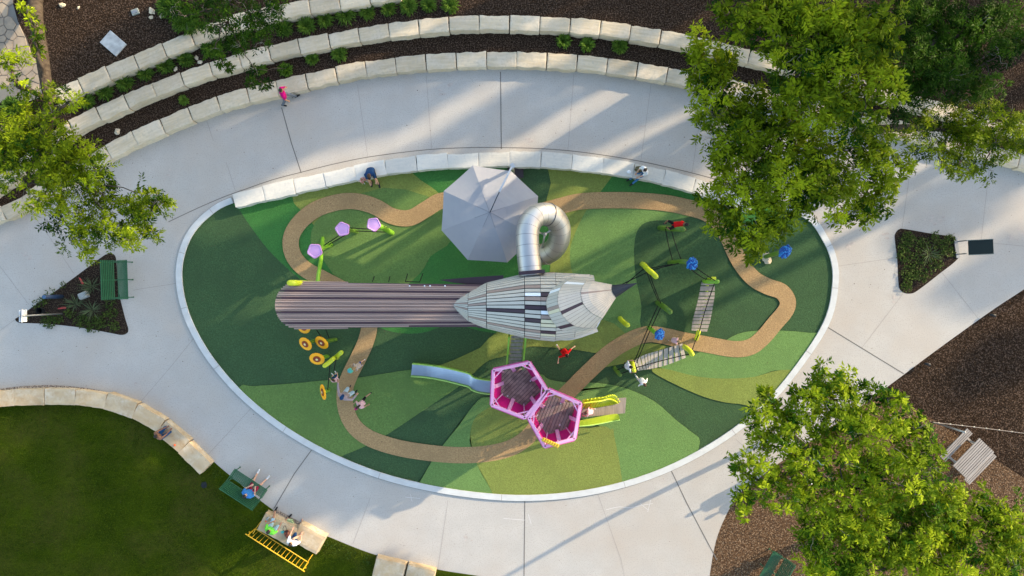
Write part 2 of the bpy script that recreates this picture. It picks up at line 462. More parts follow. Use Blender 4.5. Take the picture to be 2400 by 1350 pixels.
# rubber play surface
TURF = spline([(548,476),(492,508),(450,556),(429,622),(433,692),(456,762),(502,840),(574,922),(672,1000),(790,1066),(920,1115),(1080,1148),(1240,1159),(1400,1142),(1550,1097),(1690,1022),(1800,932),(1888,822),(1935,740),(1950,660),(1945,606),(1926,562),(1890,515),(1800,474),(1640,430),(1500,398),(1340,380),(1180,374),(1000,380),(840,402),(680,442)], 5, True)
def rub(name, c, k=0.45, warm=1.0):
    return mat(name, c, 0.93, vscale=15, col2=tuple(x*k for x in c), detail=5, bump=0.6, bscale=30, contrast=0.2,
               speck=tuple(x*0.55 for x in c), sscale=46, stain=tuple(x*k*1.02+.006 for x in c), stscale=0.55)
K_D = rub('rubber_dark_green', (0.07,0.13,0.058), 0.6)
K_M = rub('rubber_green', (0.068,0.215,0.055), 0.7)
K_B = rub('rubber_light_green', (0.17,0.29,0.09), 0.72)
K_O = rub('rubber_olive', (0.25,0.3,0.075), 0.66)
K_G = rub('rubber_sage', (0.16,0.26,0.075), 0.66)
K_T = rub('rubber_tan', (0.5,0.325,0.16), 0.6)
zones = [
 # (material index, polygon in photo px)
 (0, TURF),
 (1, [(562,492),(606,556),(642,599),(705,655),(800,720),(880,764),(940,781),(1000,778),(1060,760),(1160,781),(1260,760),(1412,749),(1467,783),(1503,770),(1503,718),(1500,687),(1487,609),(1487,569),(1498,534),(1522,519),(1575,516),(1638,510),(1720,560),(1800,520),(1850,470),(1700,350),(1300,300),(1200,300),(800,300),(540,440)]),
 (0, [(1216,380),(1297,380),(1291,430),(1280,480),(1240,520),(1200,470)]),
 (2, [(672,300),(684,455),(705,492),(760,540),(830,480),(1010,470),(1028,452),(968,407),(960,360)]),
 (3, [(728,560),(752,600),(800,665),(850,690),(920,690),(985,640),(1010,600),(1060,560),(1040,480),(900,440),(760,500)]),
 (2, [(1297,380),(1291,430),(1280,480),(1300,520),(1290,700),(1380,700),(1350,650),(1339,631),(1336,587),(1348,546),(1377,489),(1404,454),(1439,407),(1460,370)]),
 (5, [(1377,489),(1348,546),(1336,587),(1339,631),(1350,650),(1380,690),(1412,749),(1467,783),(1503,770),(1503,718),(1500,687),(1487,609),(1487,569),(1498,534),(1522,519),(1575,516),(1638,510),(1600,490),(1500,480),(1400,480)]),
 (0, [(1522,519),(1498,534),(1488,560),(1486,600),(1490,650),(1503,718),(1503,770),(1550,830),(1680,840),(1700,700),(1700,560),(1638,510),(1575,516)]),
 (2, [(1412,749),(1467,783),(1520,830),(1442,833),(1407,829),(1342,819),(1262,812),(1231,815),(1187,833),(1147,844),(1120,864),(1100,880),(1000,920),(964,866),(1033,855),(1115,820),(1130,810),(1161,781),(1250,740)]),
 (3, [(560,908),(591,905),(680,899),(753,892),(846,884),(964,866),(1060,862),(1100,885),(1074,907),(1010,950),(917,1012),(876,1036),(809,1065),(700,1100),(500,1000)]),
 (5, [(1680,808),(1727,783),(1773,775),(1836,775),(1898,780),(1960,790),(1900,900),(1830,867),(1767,883),(1700,887),(1633,882),(1553,863),(1500,850),(1470,835),(1500,815),(1600,835)]),
 (2, [(1527,870),(1553,863),(1633,882),(1700,887),(1767,883),(1830,867),(1900,880),(1850,980),(1750,950),(1700,943),(1650,930),(1587,903)]),
 (2, [(1400,862),(1440,838),(1500,806),(1560,812),(1520,835),(1470,850)]),
 (5, [(1264,876),(1287,889),(1331,896),(1400,897),(1467,910),(1533,940),(1583,983),(1617,1010),(1640,1036),(1600,1100),(1440,1140),(1439,1023),(1300,960),(1150,930),(1112,948),(1077,995),(1039,1042),(1016,1074),(984,1129),(960,1160),(1160,1200),(1156,1158),(1115,1082),(1103,1010),(1160,960),(1150,925),(1220,900)]),
 (2, [(1153,951),(1138,960),(1115,977),(1103,1010),(1106,1046),(1115,1082),(1156,1158),(1160,1200),(1440,1200),(1439,1021),(1430,1006),(1412,998),(1360,1001),(1280,960),(1200,930)]),
]
smooth_ids = {1:2}
g = MB()
tw = W(TURF)
for i, (mi, poly) in enumerate(zones):
    if i:
        poly = spline(poly, 3, True)
        pw = clip_convex(W(poly), tw)
    else: pw = tw
    g.sheet(pw, 0.012 + 0.003*i, mi)
path_c = spline([(1120,470),(1040,470),(1000,490),(970,508),(945,512),(915,505),(880,485),(840,473),(800,473),(750,487),(715,510),(690,540),(682,570),(690,602),(715,630),(760,655),(810,682),(855,715),(866,760),(858,800),(840,840),(820,880),(809,915),(812,960),(832,1000),(870,1028),(930,1048),(1000,1060),(1070,1066),(1130,1064),(1180,1055),(1215,1040),(1245,1015),(1290,960),(1340,910),(1380,870),(1430,825),(1480,795),(1520,783),(1560,788),(1600,797),(1660,808),(1720,818),(1760,812),(1790,788),(1815,758),(1840,728),(1845,705),(1830,683),(1800,672),(1768,655),(1743,628),(1723,595),(1705,555),(1683,520),(1650,498),(1600,484),(1550,475),(1480,470),(1400,470),(1350,474),(1310,484),(1240,500),(1180,490)], 6)
zt = 0.012 + 0.003*len(zones)
a = offset_line(path_c, 19); b = offset_line(path_c, -19)
for i in range(len(path_c)-1):
    g.add([(*P(*a[i])[:2], zt), (*P(*b[i])[:2], zt), (*P(*b[i+1])[:2], zt), (*P(*a[i+1])[:2], zt)], [(0,1,2,3)], 4)
tag(g.build('rubber_play_surface', [K_D, K_M, K_O, K_G, K_T, K_B], tri=True), kind='structure')
# curb ring
ci = [k for k,p in enumerate(TURF)]
ring_in = [p for p in TURF]
# walk from (548,476) round the bottom to (1890,515)
end = min(range(len(TURF)), key=lambda k: (TURF[k][0]-1800)**2+(TURF[k][1]-462)**2)
arc = TURF[:end+1]
outp = offset_line(arc, 14)
if sum(1 for p,q in zip(arc, outp) if (q[0]-1190)**2+(q[1]-760)**2 > (p[0]-1190)**2+(p[1]-760)**2) < len(arc)/2:
    outp = offset_line(arc, -14)
g = MB(); zc = 0.085
for i in range(len(arc)-1):
    A, B, C_, D_ = arc[i], outp[i], outp[i+1], arc[i+1]
    pa, pb, pc, pd = [P(*q) for q in (A,B,C_,D_)]
    v = [(*p[:2], z) for p in (pa,pb,pc,pd) for z in (0.0, zc)]
    g.add(v, [(1,3,5,7),(0,1,7,6),(3,2,4,5)])
    if i % 9 == 4:  # tooled joint groove across the kerb
        jd = (pd-pa).normalized()*0.012
        g.add([(*(pa-jd)[:2], zc+.002),(*(pb-jd)[:2], zc+.002),(*(pb+jd)[:2], zc+.002),(*(pa+jd)[:2], zc+.002)], [(0,1,2,3)], 1)
tag(g.build('play_area_curb', [M_curb, M_jointf]), kind='structure')
g = MB(); o2 = [ (q[0]+(q[0]-p[0])*0.14, q[1]+(q[1]-p[1])*0.14) for p,q in zip(arc,outp)]
for i in range(len(arc)-1):
    g.add([(*P(*outp[i])[:2], .0055),(*P(*o2[i])[:2], .0055),(*P(*o2[i+1])[:2], .0055),(*P(*outp[i+1])[:2], .0055)], [(0,1,2,3)])
tag(g.build('curb_joint', M_joint), kind='structure')
# ------------------------------------------------------------------ limestone walls
from mathutils import noise as MN
M_lime = mat('limestone', (0.66,0.55,0.39), 0.85, vscale=2.2, col2=(0.47,0.38,0.26), stretch=(0.45,4.5,3.0), detail=9, bump=0.3, bscale=7,
             speck=(0.52,0.44,0.33), sscale=9, contrast=0.22, stain=(0.6,0.52,0.41), stscale=1.1, vary=True)
M_white = mat('white_limestone', (0.7,0.65,0.57), 0.85, vscale=2.6, col2=(0.6,0.57,0.51), stretch=(0.5,3.5,2.5), detail=9, bump=0.3, bscale=8,
             speck=(0.6,0.57,0.52), sscale=9, contrast=0.22, stain=(0.63,0.6,0.54), stscale=1.0, vary=True)
M_tan = mat('tan_seat_stone', (0.58,0.45,0.29), 0.85, vscale=1.5, col2=(0.42,0.29,0.16), stretch=(0.8,1.6,1.6), detail=9, bump=0.3, bscale=7,
             speck=(0.5,0.38,0.25), sscale=6, contrast=0.22, stain=(0.62,0.54,0.41), stscale=1.3, vary=True)
def stone_mb(L, D, H, seed, rough=0.02, rnd_=0.022, nx=18, ny=6, nz=3, skew=0.0):
    """split-faced block, bottom at z=0"""
    vid = {}; mb = MB()
    off = Vector((seed*3.7, seed*1.3, seed*2.1))
    def V(i,j,k):
        if (i,j,k) in vid: return vid[(i,j,k)]
        x, y, z = (i/nx-.5)*L, (j/ny-.5)*D, k/nz*H
        edge = (i in (0,nx)) + (j in (0,ny)) + (k == nz)
        if k == 0: edge = min(edge, 1)
        if edge >= 2:
            r = rnd_ + rnd_*abs(MN.noise(Vector((x*4,y*4,z*4))+off))
            if i == 0: x += r
            if i == nx: x -= r
            if j == 0: y += r
            if j == ny: y -= r
            if k == nz: z -= r
        p = Vector((x,y,z))
        n = MN.noise_vector(p*3.0+off)*rough*.7 + MN.noise_vector(p*12+off)*rough*0.35
        if j in (0,ny): y += n.y*1.6 + MN.noise(Vector((x*2.2,seed*5.0,j)))*rough*1.6
        if i in (0,nx): x += n.x*0.5
        z += n.z*(0.5 if k else 0)
        y += skew*x
        mb.v.append((x,y,z)); vid[(i,j,k)] = len(mb.v)-1
        return vid[(i,j,k)]
    for i in range(nx):
        for j in range(ny):
            mb.f.append((V(i,j,nz),V(i+1,j,nz),V(i+1,j+1,nz),V(i,j+1,nz))); mb.m.append(0)
    for i in range(nx):
        for k in range(nz):
            mb.f.append((V(i,0,k),V(i+1,0,k),V(i+1,0,k+1),V(i,0,k+1))); mb.m.append(0)
            mb.f.append((V(i+1,ny,k),V(i,ny,k),V(i,ny,k+1),V(i+1,ny,k+1))); mb.m.append(0)
    for j in range(ny):
        for k in range(nz):
            mb.f.append((V(0,j+1,k),V(0,j,k),V(0,j,k+1),V(0,j+1,k+1))); mb.m.append(0)
            mb.f.append((V(nx,j,k),V(nx,j+1,k),V(nx,j+1,k+1),V(nx,j,k+1))); mb.m.append(0)
    return mb
def walk(pts, step):
    """points every `step` along a polyline -> list of (x,y,angle)"""
    out = []; acc = 0; tgt = step/2; 
    for i in range(len(pts)-1):
        a, b = pts[i], pts[i+1]; L = math.hypot(b[0]-a[0], b[1]-a[1])
        while acc + L >= tgt:
            t = (tgt-acc)/L; out.append((a[0]+(b[0]-a[0])*t, a[1]+(b[1]-a[1])*t)); tgt += step
        acc += L
    return out
def stone_wall(name, label, line_px, z0, z1, step, D, m, seed, rough=0.02, depth=0.35, gap=0.014, rnd_=0.012, jitter=0.04, cat='retaining wall', jag=0.0):
    wl = [tuple(P(p[0],p[1],z1))[:2] for p in line_px]
    c = walk(wl, step)
    mid = c[len(c)//2]
    t = thing(name, (mid[0], mid[1], z0), label, cat)
    r = random.Random(seed)
    for i, p in enumerate(c):
        a = c[max(i-1,0)]; b = c[min(i+1,len(c)-1)]
        ang = math.atan2(b[1]-a[1], b[0]-a[0])
        mb = stone_mb(step-gap, D + r.uniform(-jitter,jitter) + jag*(r.random()<.35), z1-z0+depth, seed*31+i, rough, rnd_)
        o = mb.build('stone_block', m, t)
        o.location = (p[0]-mid[0]+r.uniform(-.012,.012), p[1]-mid[1]+r.uniform(-.015,.015), -depth+r.uniform(-.012,.012)); o.rotation_euler = (0,0,ang+r.uniform(-.012,.012))
    return t
stone_wall('retaining_wall', 'long curved row of cream limestone blocks standing right at the plaza edge', [p for p in RC if p[0] > -80], 0.0, ZC, 1.4, 0.72, M_lime, 3, 0.028)
stone_wall('retaining_wall', 'curved limestone block row between the two mulch terraces', [p for p in RB if p[0] > -80], ZC-.07, ZB, 1.385, 0.68, M_lime, 5, 0.028)
stone_wall('retaining_wall', 'shortest and topmost curved limestone block row below the flagstone path', [p for p in RA if p[0] > 120], ZB-.07, ZA, 1.37, 0.70, M_lime, 8, 0.028)
seat = spline([(548,473),(620,452),(700,434),(770,420),(850,402),(930,388),(1010,379),(1080,376),(1160,373),(1240,373),(1320,378),(1400,386),(1480,399),(1550,414),(1620,432),(1690,455),(1760,480)],6)
stone_wall('seat_wall', 'curved white limestone seat wall along the top of the green play surface', seat, 0.0, 0.45, 1.44, 0.68, M_white, 13, 0.02, jitter=.04, cat='seat wall', jag=0.08, gap=.006, rnd_=.005)
lawn_seat = spline([(-40,938),(40,932),(120,931),(190,933),(260,945),(330,972),(390,1012),(432,1050),(466,1085)],6)
stone_wall('seat_wall', 'curved tan limestone seat wall round the shaded lawn', lawn_seat, 0.0, 0.42, 1.42, 0.74, M_tan, 17, 0.012, cat='seat wall', gap=.004, rnd_=.004)
for (x0,y0,x1,y1,lab,Dp,sd) in ((612,1222,690,1262,'tan limestone seat block holding the seated person in the green shirt',0.92,41),
                        (692,1248,752,1280,'tan limestone seat block beside the yellow barrier, empty at its far end',0.95,42),
                        (877,1330,946,1347,'tan seat block at the bottom picture edge, left one of the pair',0.95,43),
                        (951,1347,1016,1362,'tan seat block cut by the bottom picture edge, right one of the pair',0.95,44)):
    p, q = P(x0,y0,.44), P(x1,y1,.44); L = (q-p).length
    o = stone_mb(L+0.04, Dp, .44, sd, .014).build('stone_seat', M_tan)
    o.location = ((p.x+q.x)/2, (p.y+q.y)/2, 0); o.rotation_euler = (0,0,math.atan2(q.y-p.y,q.x-p.x))
    tag(o, lab, 'stone seat', 'limestone seat blocks on the lawn edge')

# rocks
def rock(X,Y,z,r,lab,seed):
    bm = bmesh.new(); bmesh.ops.create_icosphere(bm, subdivisions=3, radius=1)
    for v in bm.verts:
        n = MN.noise(v.co*1.3+Vector((seed,0,0)))*.5 + MN.noise(v.co*3+Vector((seed,0,0)))*.2
        v.co = v.co*(1+n); v.co.x *= r; v.co.y *= r*.75; v.co.z *= r*.5
    me = bpy.data.meshes.new('rock'); bm.to_mesh(me); bm.free(); me.materials.append(M_lime)
    o = link_mesh('rock', me); o.location = P(X,Y,z) + Vector((0,0,r*.2)); o.rotation_euler = (0,0,seed)
    tag(o, lab, 'rock', 'loose limestone rocks')
for i,(X,Y,z,r,lab) in enumerate([(276,309,.35,.14,'pale loose rock alone in the lower terrace mulch'),
    (357,27,1.19,.16,'largest loose white rock by the small utility lid'),(354,41,1.19,.1,'small white rock just below the largest rock'),
    (380,37,1.19,.12,'white rock under the edge of the dark bush'),(417,22,1.19,.15,'white rock half hidden in the top bush'),
    (147,12,1.19,.13,'elongated tan rock near the flagstone path'),(184,18,1.19,.07,'tiny tan rock between the tan rock and the utility lid'),
    (461,136,.77,.1,'upper of two small rocks in the middle terrace'),(469,146,.77,.11,'lower of two small rocks in the middle terrace'),
    (412,162,.77,.1,'small rock beside the shrub in the middle terrace'),
    (1797,606,.04,.26,'pale boulder at the foot of the blue flower stem by the big tree')]):
    if lab and r > .01: rock(X,Y,z,r,lab,i+1.3)
# ------------------------------------------------------------------ foliage
L_tree = leaf_mat('tree_leaves', (0.012,0.05,0.002), (0.34,0.43,0.012), 0.36)  # tree leaf tones stretched: sunlit tips and dark gaps put into the colour
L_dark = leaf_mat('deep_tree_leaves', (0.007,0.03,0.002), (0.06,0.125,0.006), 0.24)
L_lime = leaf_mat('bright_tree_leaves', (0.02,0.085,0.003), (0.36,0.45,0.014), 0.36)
L_shrub = leaf_mat('shrub_leaves', (0.04,0.1,0.015), (0.14,0.24,0.03), 0.3)
L_yucca = leaf_mat('yucca_leaves', (0.05,0.075,0.035), (0.13,0.17,0.08), 0.1)
L_grnd = leaf_mat('ground_cover_leaves', (0.022,0.042,0.009), (0.08,0.125,0.022), 0.2)
M_bark = mat('bark', (0.1,0.08,0.06), 0.95, vscale=9, col2=(0.04,0.03,0.024), stretch=(1,1,.3), detail=8, bump=1.0, bscale=18)
M_twig = mat('pale_twig', (0.28,0.25,0.2), 0.9, vscale=6, col2=(0.16,0.14,0.11))

def leaf_mesh(name, pos, dirs, nrm, length, width, tone, m, parent):
    """diamond leaves: pos (n,3) base, dirs (n,3), nrm (n,3)"""
    n = len(pos)
    side = np.cross(dirs, nrm); side /= (np.linalg.norm(side, axis=1, keepdims=True)+1e-9)
    L = length[:,None]; Wd = width[:,None]
    up = np.cross(side, dirs)
    v = np.empty((n,4,3), dtype=np.float32)
    v[:,0] = pos; v[:,1] = pos + dirs*L*.45 + side*Wd*.5 + up*L*.04
    v[:,2] = pos + dirs*L - up*L*.08; v[:,3] = pos + dirs*L*.45 - side*Wd*.5 + up*L*.04
    me = bpy.data.meshes.new(name)
    me.vertices.add(n*4); me.loops.add(n*4); me.polygons.add(n)
    me.vertices.foreach_set('co', v.ravel())
    me.loops.foreach_set('vertex_index', np.arange(n*4, dtype=np.int32))
    me.polygons.foreach_set('loop_start', np.arange(0, n*4, 4, dtype=np.int32))
    me.polygons.foreach_set('loop_total', np.full(n, 4, dtype=np.int32))
    me.update(calc_edges=True)
    at = me.attributes.new('tone', 'FLOAT', 'FACE'); at.data.foreach_set('value', tone.astype(np.float32))
    me.materials.append(m)
    return link_mesh(name, me, parent)

def unit(a): return a/(np.linalg.norm(a, axis=-1, keepdims=True)+1e-9)

def fronds(blobs, per, size, rng, droop=0.35, flat=0.6, sub=9, leaflets=9, keep=1.0, spread=1.0):
    """blobs: (x,y,z,r). sub-clumps in each blob, fronds in each sub-clump, leaflets along each frond"""
    P0, D0, N0, T0, L0, W0 = [], [], [], [], [], []
    for (x,y,z,r) in blobs:
        ns = max(3, int(sub*(r/0.9)**1.0+.5))
        c = unit(rng.normal(size=(ns,3)))*rng.uniform(.2,1.0,(ns,1))**.6*r*.95*spread
        c[:,2] *= flat
        c += (x,y,z)
        blobtone = rng.uniform(-.16,.16)
        for cc in c:
            if rng.random() > keep: continue
            rr = r*rng.uniform(.24,.5)
            nf = max(6, int(per*(rr/0.35)**1.6))
            tone = .4 + blobtone + rng.uniform(-.42,.42) + (cc[2]-z)/max(r,.1)*.35  # higher clumps paler: lit tops and shaded undersides painted into the leaves
            d = rng.normal(size=(nf,3)); d[:,2] = d[:,2]*.55 + .1; d = unit(d)
            base = cc + d*rr*rng.uniform(.05,.75,(nf,1))*np.array([1,1,.7])
            out = unit(d + rng.normal(size=(nf,3))*.35 + np.array([0,0,-droop]))
            k = np.linspace(.15,1,leaflets)[None,:,None]
            fl = (rr*.6+.16)*rng.uniform(.7,1.2,(nf,1,1))
            sag = np.zeros((nf,leaflets,3)); sag[:,:,2] = -(k[:,:,0]**2)*.3*fl[:,:,0]
            pos = base[:,None,:] + out[:,None,:]*k*fl + sag
            nn = unit(np.stack([rng.normal(size=nf)*.35, rng.normal(size=nf)*.35, np.ones(nf)],1))
            sd_ = unit(np.cross(out, nn))
            sg = np.where(np.arange(leaflets)%2==0, 1.0, -1.0)[None,:,None]
            ld = unit(out[:,None,:]*.7 + sd_[:,None,:]*sg + rng.normal(size=(nf,leaflets,3))*.25 + np.array([0,0,-.15]))
            ln = np.broadcast_to(nn[:,None,:], ld.shape) + rng.normal(size=ld.shape)*.35
            m = nf*leaflets
            P0.append(pos.reshape(m,3)); D0.append(ld.reshape(m,3)); N0.append(unit(ln).reshape(m,3))
            T0.append(np.clip(np.repeat(tone+rng.uniform(-.15,.15,nf), leaflets)+rng.uniform(-.1,.1,m), 0, 1))
            l = size*rng.uniform(.7,1.25,m); L0.append(l); W0.append(l*rng.uniform(.26,.38,m))
    cat = np.concatenate
    return cat(P0), cat(D0), cat(N0), cat(L0), cat(W0), cat(T0)

def limb(mb, a, b, r0, r1, rng, wob=.12, n=5):
    a, b = Vector(a), Vector(b); L = (b-a).length; pts = []
    for i in range(n+1):
        t = i/n; p = a.lerp(b, t) + Vector((0,0,1))*math.sin(t*math.pi)*L*.08
        if 0 < i < n: p += Vector(rng.normal(size=3))*L*wob*.35
        pts.append(p)
    mb.tube(pts, [r0+(r1-r0)*(i/n)**.8 for i in range(n+1)], 7)
    return pts

def tree(label, base, trunk, blobs_px, m, seed, group=None, per=9, size=.14, r0=.2, name='broadleaf_tree', keep=1.0, cat='tree', sub=9, twigs=True, zj=.9, dens=1.0, grow=1.22):
    """base: world foot; trunk: list of world points above it; blobs_px: (X,Y,Rpx,z)"""
    rng = np.random.default_rng(seed)
    t = thing(name, base, label, cat, group=group)
    base = Vector(base)
    bl = []
    for b in blobs_px:
        X,Y,Rp,z = b
        z = z + rng.uniform(-zj,zj)*.5
        p = P(X,Y,z); bl.append((p.x,p.y,p.z, Rp*grow/PXM*(CAMH-z)/CAMH))
    tp = [base - Vector((0,0,.3))] + [Vector(q) for q in trunk]
    mb = MB(); n = len(tp)
    tpp = spline([tuple(q) for q in tp], 4)
    rad = [r0*(1.35 if i == 0 else 1)*(1-.6*i/len(tpp)) for i in range(len(tpp))]
    mb.tube([Vector(q)-base for q in tpp], rad, 12)
    mb.build('trunk', M_bark, t, smooth=True)
    # limbs: grow from trunk to blobs, nearest first, each blob hangs off the nearest earlier node
    nodes = [(Vector(q), rad[min(len(rad)-1, int(i))]) for i,q in enumerate(tpp[len(tpp)//2:])]
    nodes = [(p, max(.05, r0*.45)) for p,_ in nodes]
    lb = MB(); tw = MB()
    order = sorted(bl, key=lambda q: (Vector(q[:3])-tp[-1]).length)
    for q in order:
        c = Vector(q[:3]) - Vector((0,0,q[3]*.35))
        j = min(range(len(nodes)), key=lambda k: (nodes[k][0]-c).length + (0 if nodes[k][1] > .03 else 1.0))
        p, r = nodes[j]
        r1 = max(.018, r*.6)
        pts = limb(lb, p-base, c-base, r*.8, r1, rng)
        nodes.append((c, r1)); nodes.append((pts[3]+base, (r+r1)/2))
        for _ in range(4):
            e = c + Vector(rng.normal(size=3)).normalized()*q[3]*.85
            k0_ = len(lb.m); limb(lb, c-base, e-base, .014, .005, rng, .25, 4); lb.m[k0_:] = [1]*(len(lb.m)-k0_)
    lb.build('limb', [M_bark, M_twig], t, smooth=True)
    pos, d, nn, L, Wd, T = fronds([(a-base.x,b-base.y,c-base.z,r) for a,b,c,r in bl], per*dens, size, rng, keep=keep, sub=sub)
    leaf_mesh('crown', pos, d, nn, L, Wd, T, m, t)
    return t

Z = lambda lst, z: [(x,y,r,z) for x,y,r in lst]
# left tree, leaning trunk
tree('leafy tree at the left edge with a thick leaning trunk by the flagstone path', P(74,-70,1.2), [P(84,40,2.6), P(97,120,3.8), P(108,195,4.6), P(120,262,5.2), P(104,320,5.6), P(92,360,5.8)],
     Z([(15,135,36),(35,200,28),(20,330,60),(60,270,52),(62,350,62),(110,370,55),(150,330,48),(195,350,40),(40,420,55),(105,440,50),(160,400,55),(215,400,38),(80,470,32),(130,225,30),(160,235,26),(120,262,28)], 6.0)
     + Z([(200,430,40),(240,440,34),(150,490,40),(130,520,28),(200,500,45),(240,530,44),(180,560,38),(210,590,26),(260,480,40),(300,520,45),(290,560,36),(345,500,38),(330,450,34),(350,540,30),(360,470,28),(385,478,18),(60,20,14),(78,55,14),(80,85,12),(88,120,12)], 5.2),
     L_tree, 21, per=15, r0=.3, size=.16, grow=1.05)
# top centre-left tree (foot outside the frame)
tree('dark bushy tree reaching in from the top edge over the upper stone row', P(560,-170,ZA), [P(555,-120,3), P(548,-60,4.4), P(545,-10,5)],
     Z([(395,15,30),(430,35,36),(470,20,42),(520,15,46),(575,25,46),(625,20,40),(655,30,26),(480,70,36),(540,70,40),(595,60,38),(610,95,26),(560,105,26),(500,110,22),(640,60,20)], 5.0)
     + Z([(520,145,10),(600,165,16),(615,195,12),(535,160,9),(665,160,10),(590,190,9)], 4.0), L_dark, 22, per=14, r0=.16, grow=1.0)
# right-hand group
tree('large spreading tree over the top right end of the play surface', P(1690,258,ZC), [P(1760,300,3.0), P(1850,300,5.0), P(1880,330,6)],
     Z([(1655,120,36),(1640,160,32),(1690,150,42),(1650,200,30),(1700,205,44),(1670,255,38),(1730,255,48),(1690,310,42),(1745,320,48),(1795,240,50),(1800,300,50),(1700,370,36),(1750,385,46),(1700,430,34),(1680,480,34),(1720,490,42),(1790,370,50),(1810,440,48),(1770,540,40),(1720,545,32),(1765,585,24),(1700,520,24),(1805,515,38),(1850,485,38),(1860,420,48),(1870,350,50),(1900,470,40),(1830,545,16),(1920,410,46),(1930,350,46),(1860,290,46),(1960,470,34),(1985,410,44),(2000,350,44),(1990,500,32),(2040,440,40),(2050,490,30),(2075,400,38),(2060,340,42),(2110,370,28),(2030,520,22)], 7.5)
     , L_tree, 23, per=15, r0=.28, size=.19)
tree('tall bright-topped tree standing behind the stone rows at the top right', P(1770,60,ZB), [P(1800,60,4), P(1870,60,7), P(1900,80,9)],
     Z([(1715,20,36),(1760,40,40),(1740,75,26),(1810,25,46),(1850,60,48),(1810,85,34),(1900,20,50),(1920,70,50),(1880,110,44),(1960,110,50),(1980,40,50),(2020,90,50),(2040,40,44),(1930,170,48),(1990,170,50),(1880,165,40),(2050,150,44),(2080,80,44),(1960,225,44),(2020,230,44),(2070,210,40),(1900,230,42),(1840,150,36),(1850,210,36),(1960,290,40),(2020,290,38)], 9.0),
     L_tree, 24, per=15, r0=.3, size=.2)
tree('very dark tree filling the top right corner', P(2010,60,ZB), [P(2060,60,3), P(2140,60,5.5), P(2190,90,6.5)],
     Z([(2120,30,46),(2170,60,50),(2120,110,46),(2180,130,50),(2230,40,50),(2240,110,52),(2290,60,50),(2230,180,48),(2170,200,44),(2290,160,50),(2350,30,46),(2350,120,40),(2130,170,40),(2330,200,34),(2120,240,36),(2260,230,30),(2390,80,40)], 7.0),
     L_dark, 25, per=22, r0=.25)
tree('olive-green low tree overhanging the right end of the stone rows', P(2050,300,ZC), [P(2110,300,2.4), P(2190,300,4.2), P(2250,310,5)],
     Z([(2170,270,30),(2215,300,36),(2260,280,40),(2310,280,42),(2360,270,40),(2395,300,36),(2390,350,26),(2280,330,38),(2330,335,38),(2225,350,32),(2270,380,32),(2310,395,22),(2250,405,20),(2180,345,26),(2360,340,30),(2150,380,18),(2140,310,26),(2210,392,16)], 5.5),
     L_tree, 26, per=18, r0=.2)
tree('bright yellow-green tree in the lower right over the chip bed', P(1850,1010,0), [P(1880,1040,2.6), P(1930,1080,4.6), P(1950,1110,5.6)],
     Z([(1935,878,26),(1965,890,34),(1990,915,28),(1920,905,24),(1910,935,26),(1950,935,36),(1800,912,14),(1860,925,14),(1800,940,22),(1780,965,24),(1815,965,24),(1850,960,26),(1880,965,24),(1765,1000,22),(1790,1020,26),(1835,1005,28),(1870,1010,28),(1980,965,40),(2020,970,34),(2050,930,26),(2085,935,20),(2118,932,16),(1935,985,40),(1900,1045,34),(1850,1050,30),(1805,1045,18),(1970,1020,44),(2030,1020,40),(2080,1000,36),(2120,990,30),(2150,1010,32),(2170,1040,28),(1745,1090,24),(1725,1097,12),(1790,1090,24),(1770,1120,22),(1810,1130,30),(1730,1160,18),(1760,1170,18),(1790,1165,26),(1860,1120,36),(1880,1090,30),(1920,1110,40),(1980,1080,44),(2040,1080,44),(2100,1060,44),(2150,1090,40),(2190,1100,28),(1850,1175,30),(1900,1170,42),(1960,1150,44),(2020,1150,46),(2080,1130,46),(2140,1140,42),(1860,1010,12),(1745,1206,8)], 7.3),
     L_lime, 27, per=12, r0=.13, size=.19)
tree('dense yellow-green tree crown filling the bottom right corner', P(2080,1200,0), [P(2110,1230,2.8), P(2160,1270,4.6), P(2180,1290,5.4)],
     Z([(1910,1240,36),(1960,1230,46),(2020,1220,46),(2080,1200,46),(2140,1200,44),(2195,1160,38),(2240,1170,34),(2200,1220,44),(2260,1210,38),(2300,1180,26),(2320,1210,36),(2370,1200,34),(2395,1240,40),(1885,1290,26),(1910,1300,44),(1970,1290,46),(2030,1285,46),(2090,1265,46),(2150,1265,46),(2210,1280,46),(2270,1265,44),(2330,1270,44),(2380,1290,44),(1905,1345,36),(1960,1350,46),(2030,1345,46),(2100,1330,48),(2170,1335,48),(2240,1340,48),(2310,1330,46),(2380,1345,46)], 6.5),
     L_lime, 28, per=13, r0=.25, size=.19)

# trees outside the frame to the upper right: they throw the long evening shade across the left of the playground
def far_tree(tx, ty, r, z, label, seed, flat=.8, dense=1.0, n=16):
    rng = np.random.default_rng(seed)
    g0 = P(tx, ty); k = z/math.tan(SUN_EL)
    c = Vector((g0.x + SX*k, g0.y + SY*k, z))
    t = thing('shade_tree', (c.x, c.y, 0), label, 'tree', group='tall trees outside the picture')
    mb = MB(); mb.tube([(0,0,-.3),(.2,.1,z*.4),(0,.2,z*.75),(0,0,z+r*.3)], [.4,.3,.2,.08], 10); mb.build('trunk', M_bark, t, smooth=True)
    bl = []
    for _ in range(n):
        d = rng.normal(size=3); d /= np.linalg.norm(d); q = rng.uniform(.2,1)**.5*r*.8
        bl.append((d[0]*q, d[1]*q, z+d[2]*q*flat, r*rng.uniform(.3,.45)))
    lb = MB()
    for b in bl: limb(lb, (0,.1,z*.7), b[:3], .12, .03, rng)
    lb.build('limb', M_bark, t)
    pos,d,nn,L,Wd,T = fronds(bl, 3*dense, .42, rng, sub=5, leaflets=7)
    leaf_mesh('crown', pos, d, nn, L, Wd*1.3, T, L_dark, t)
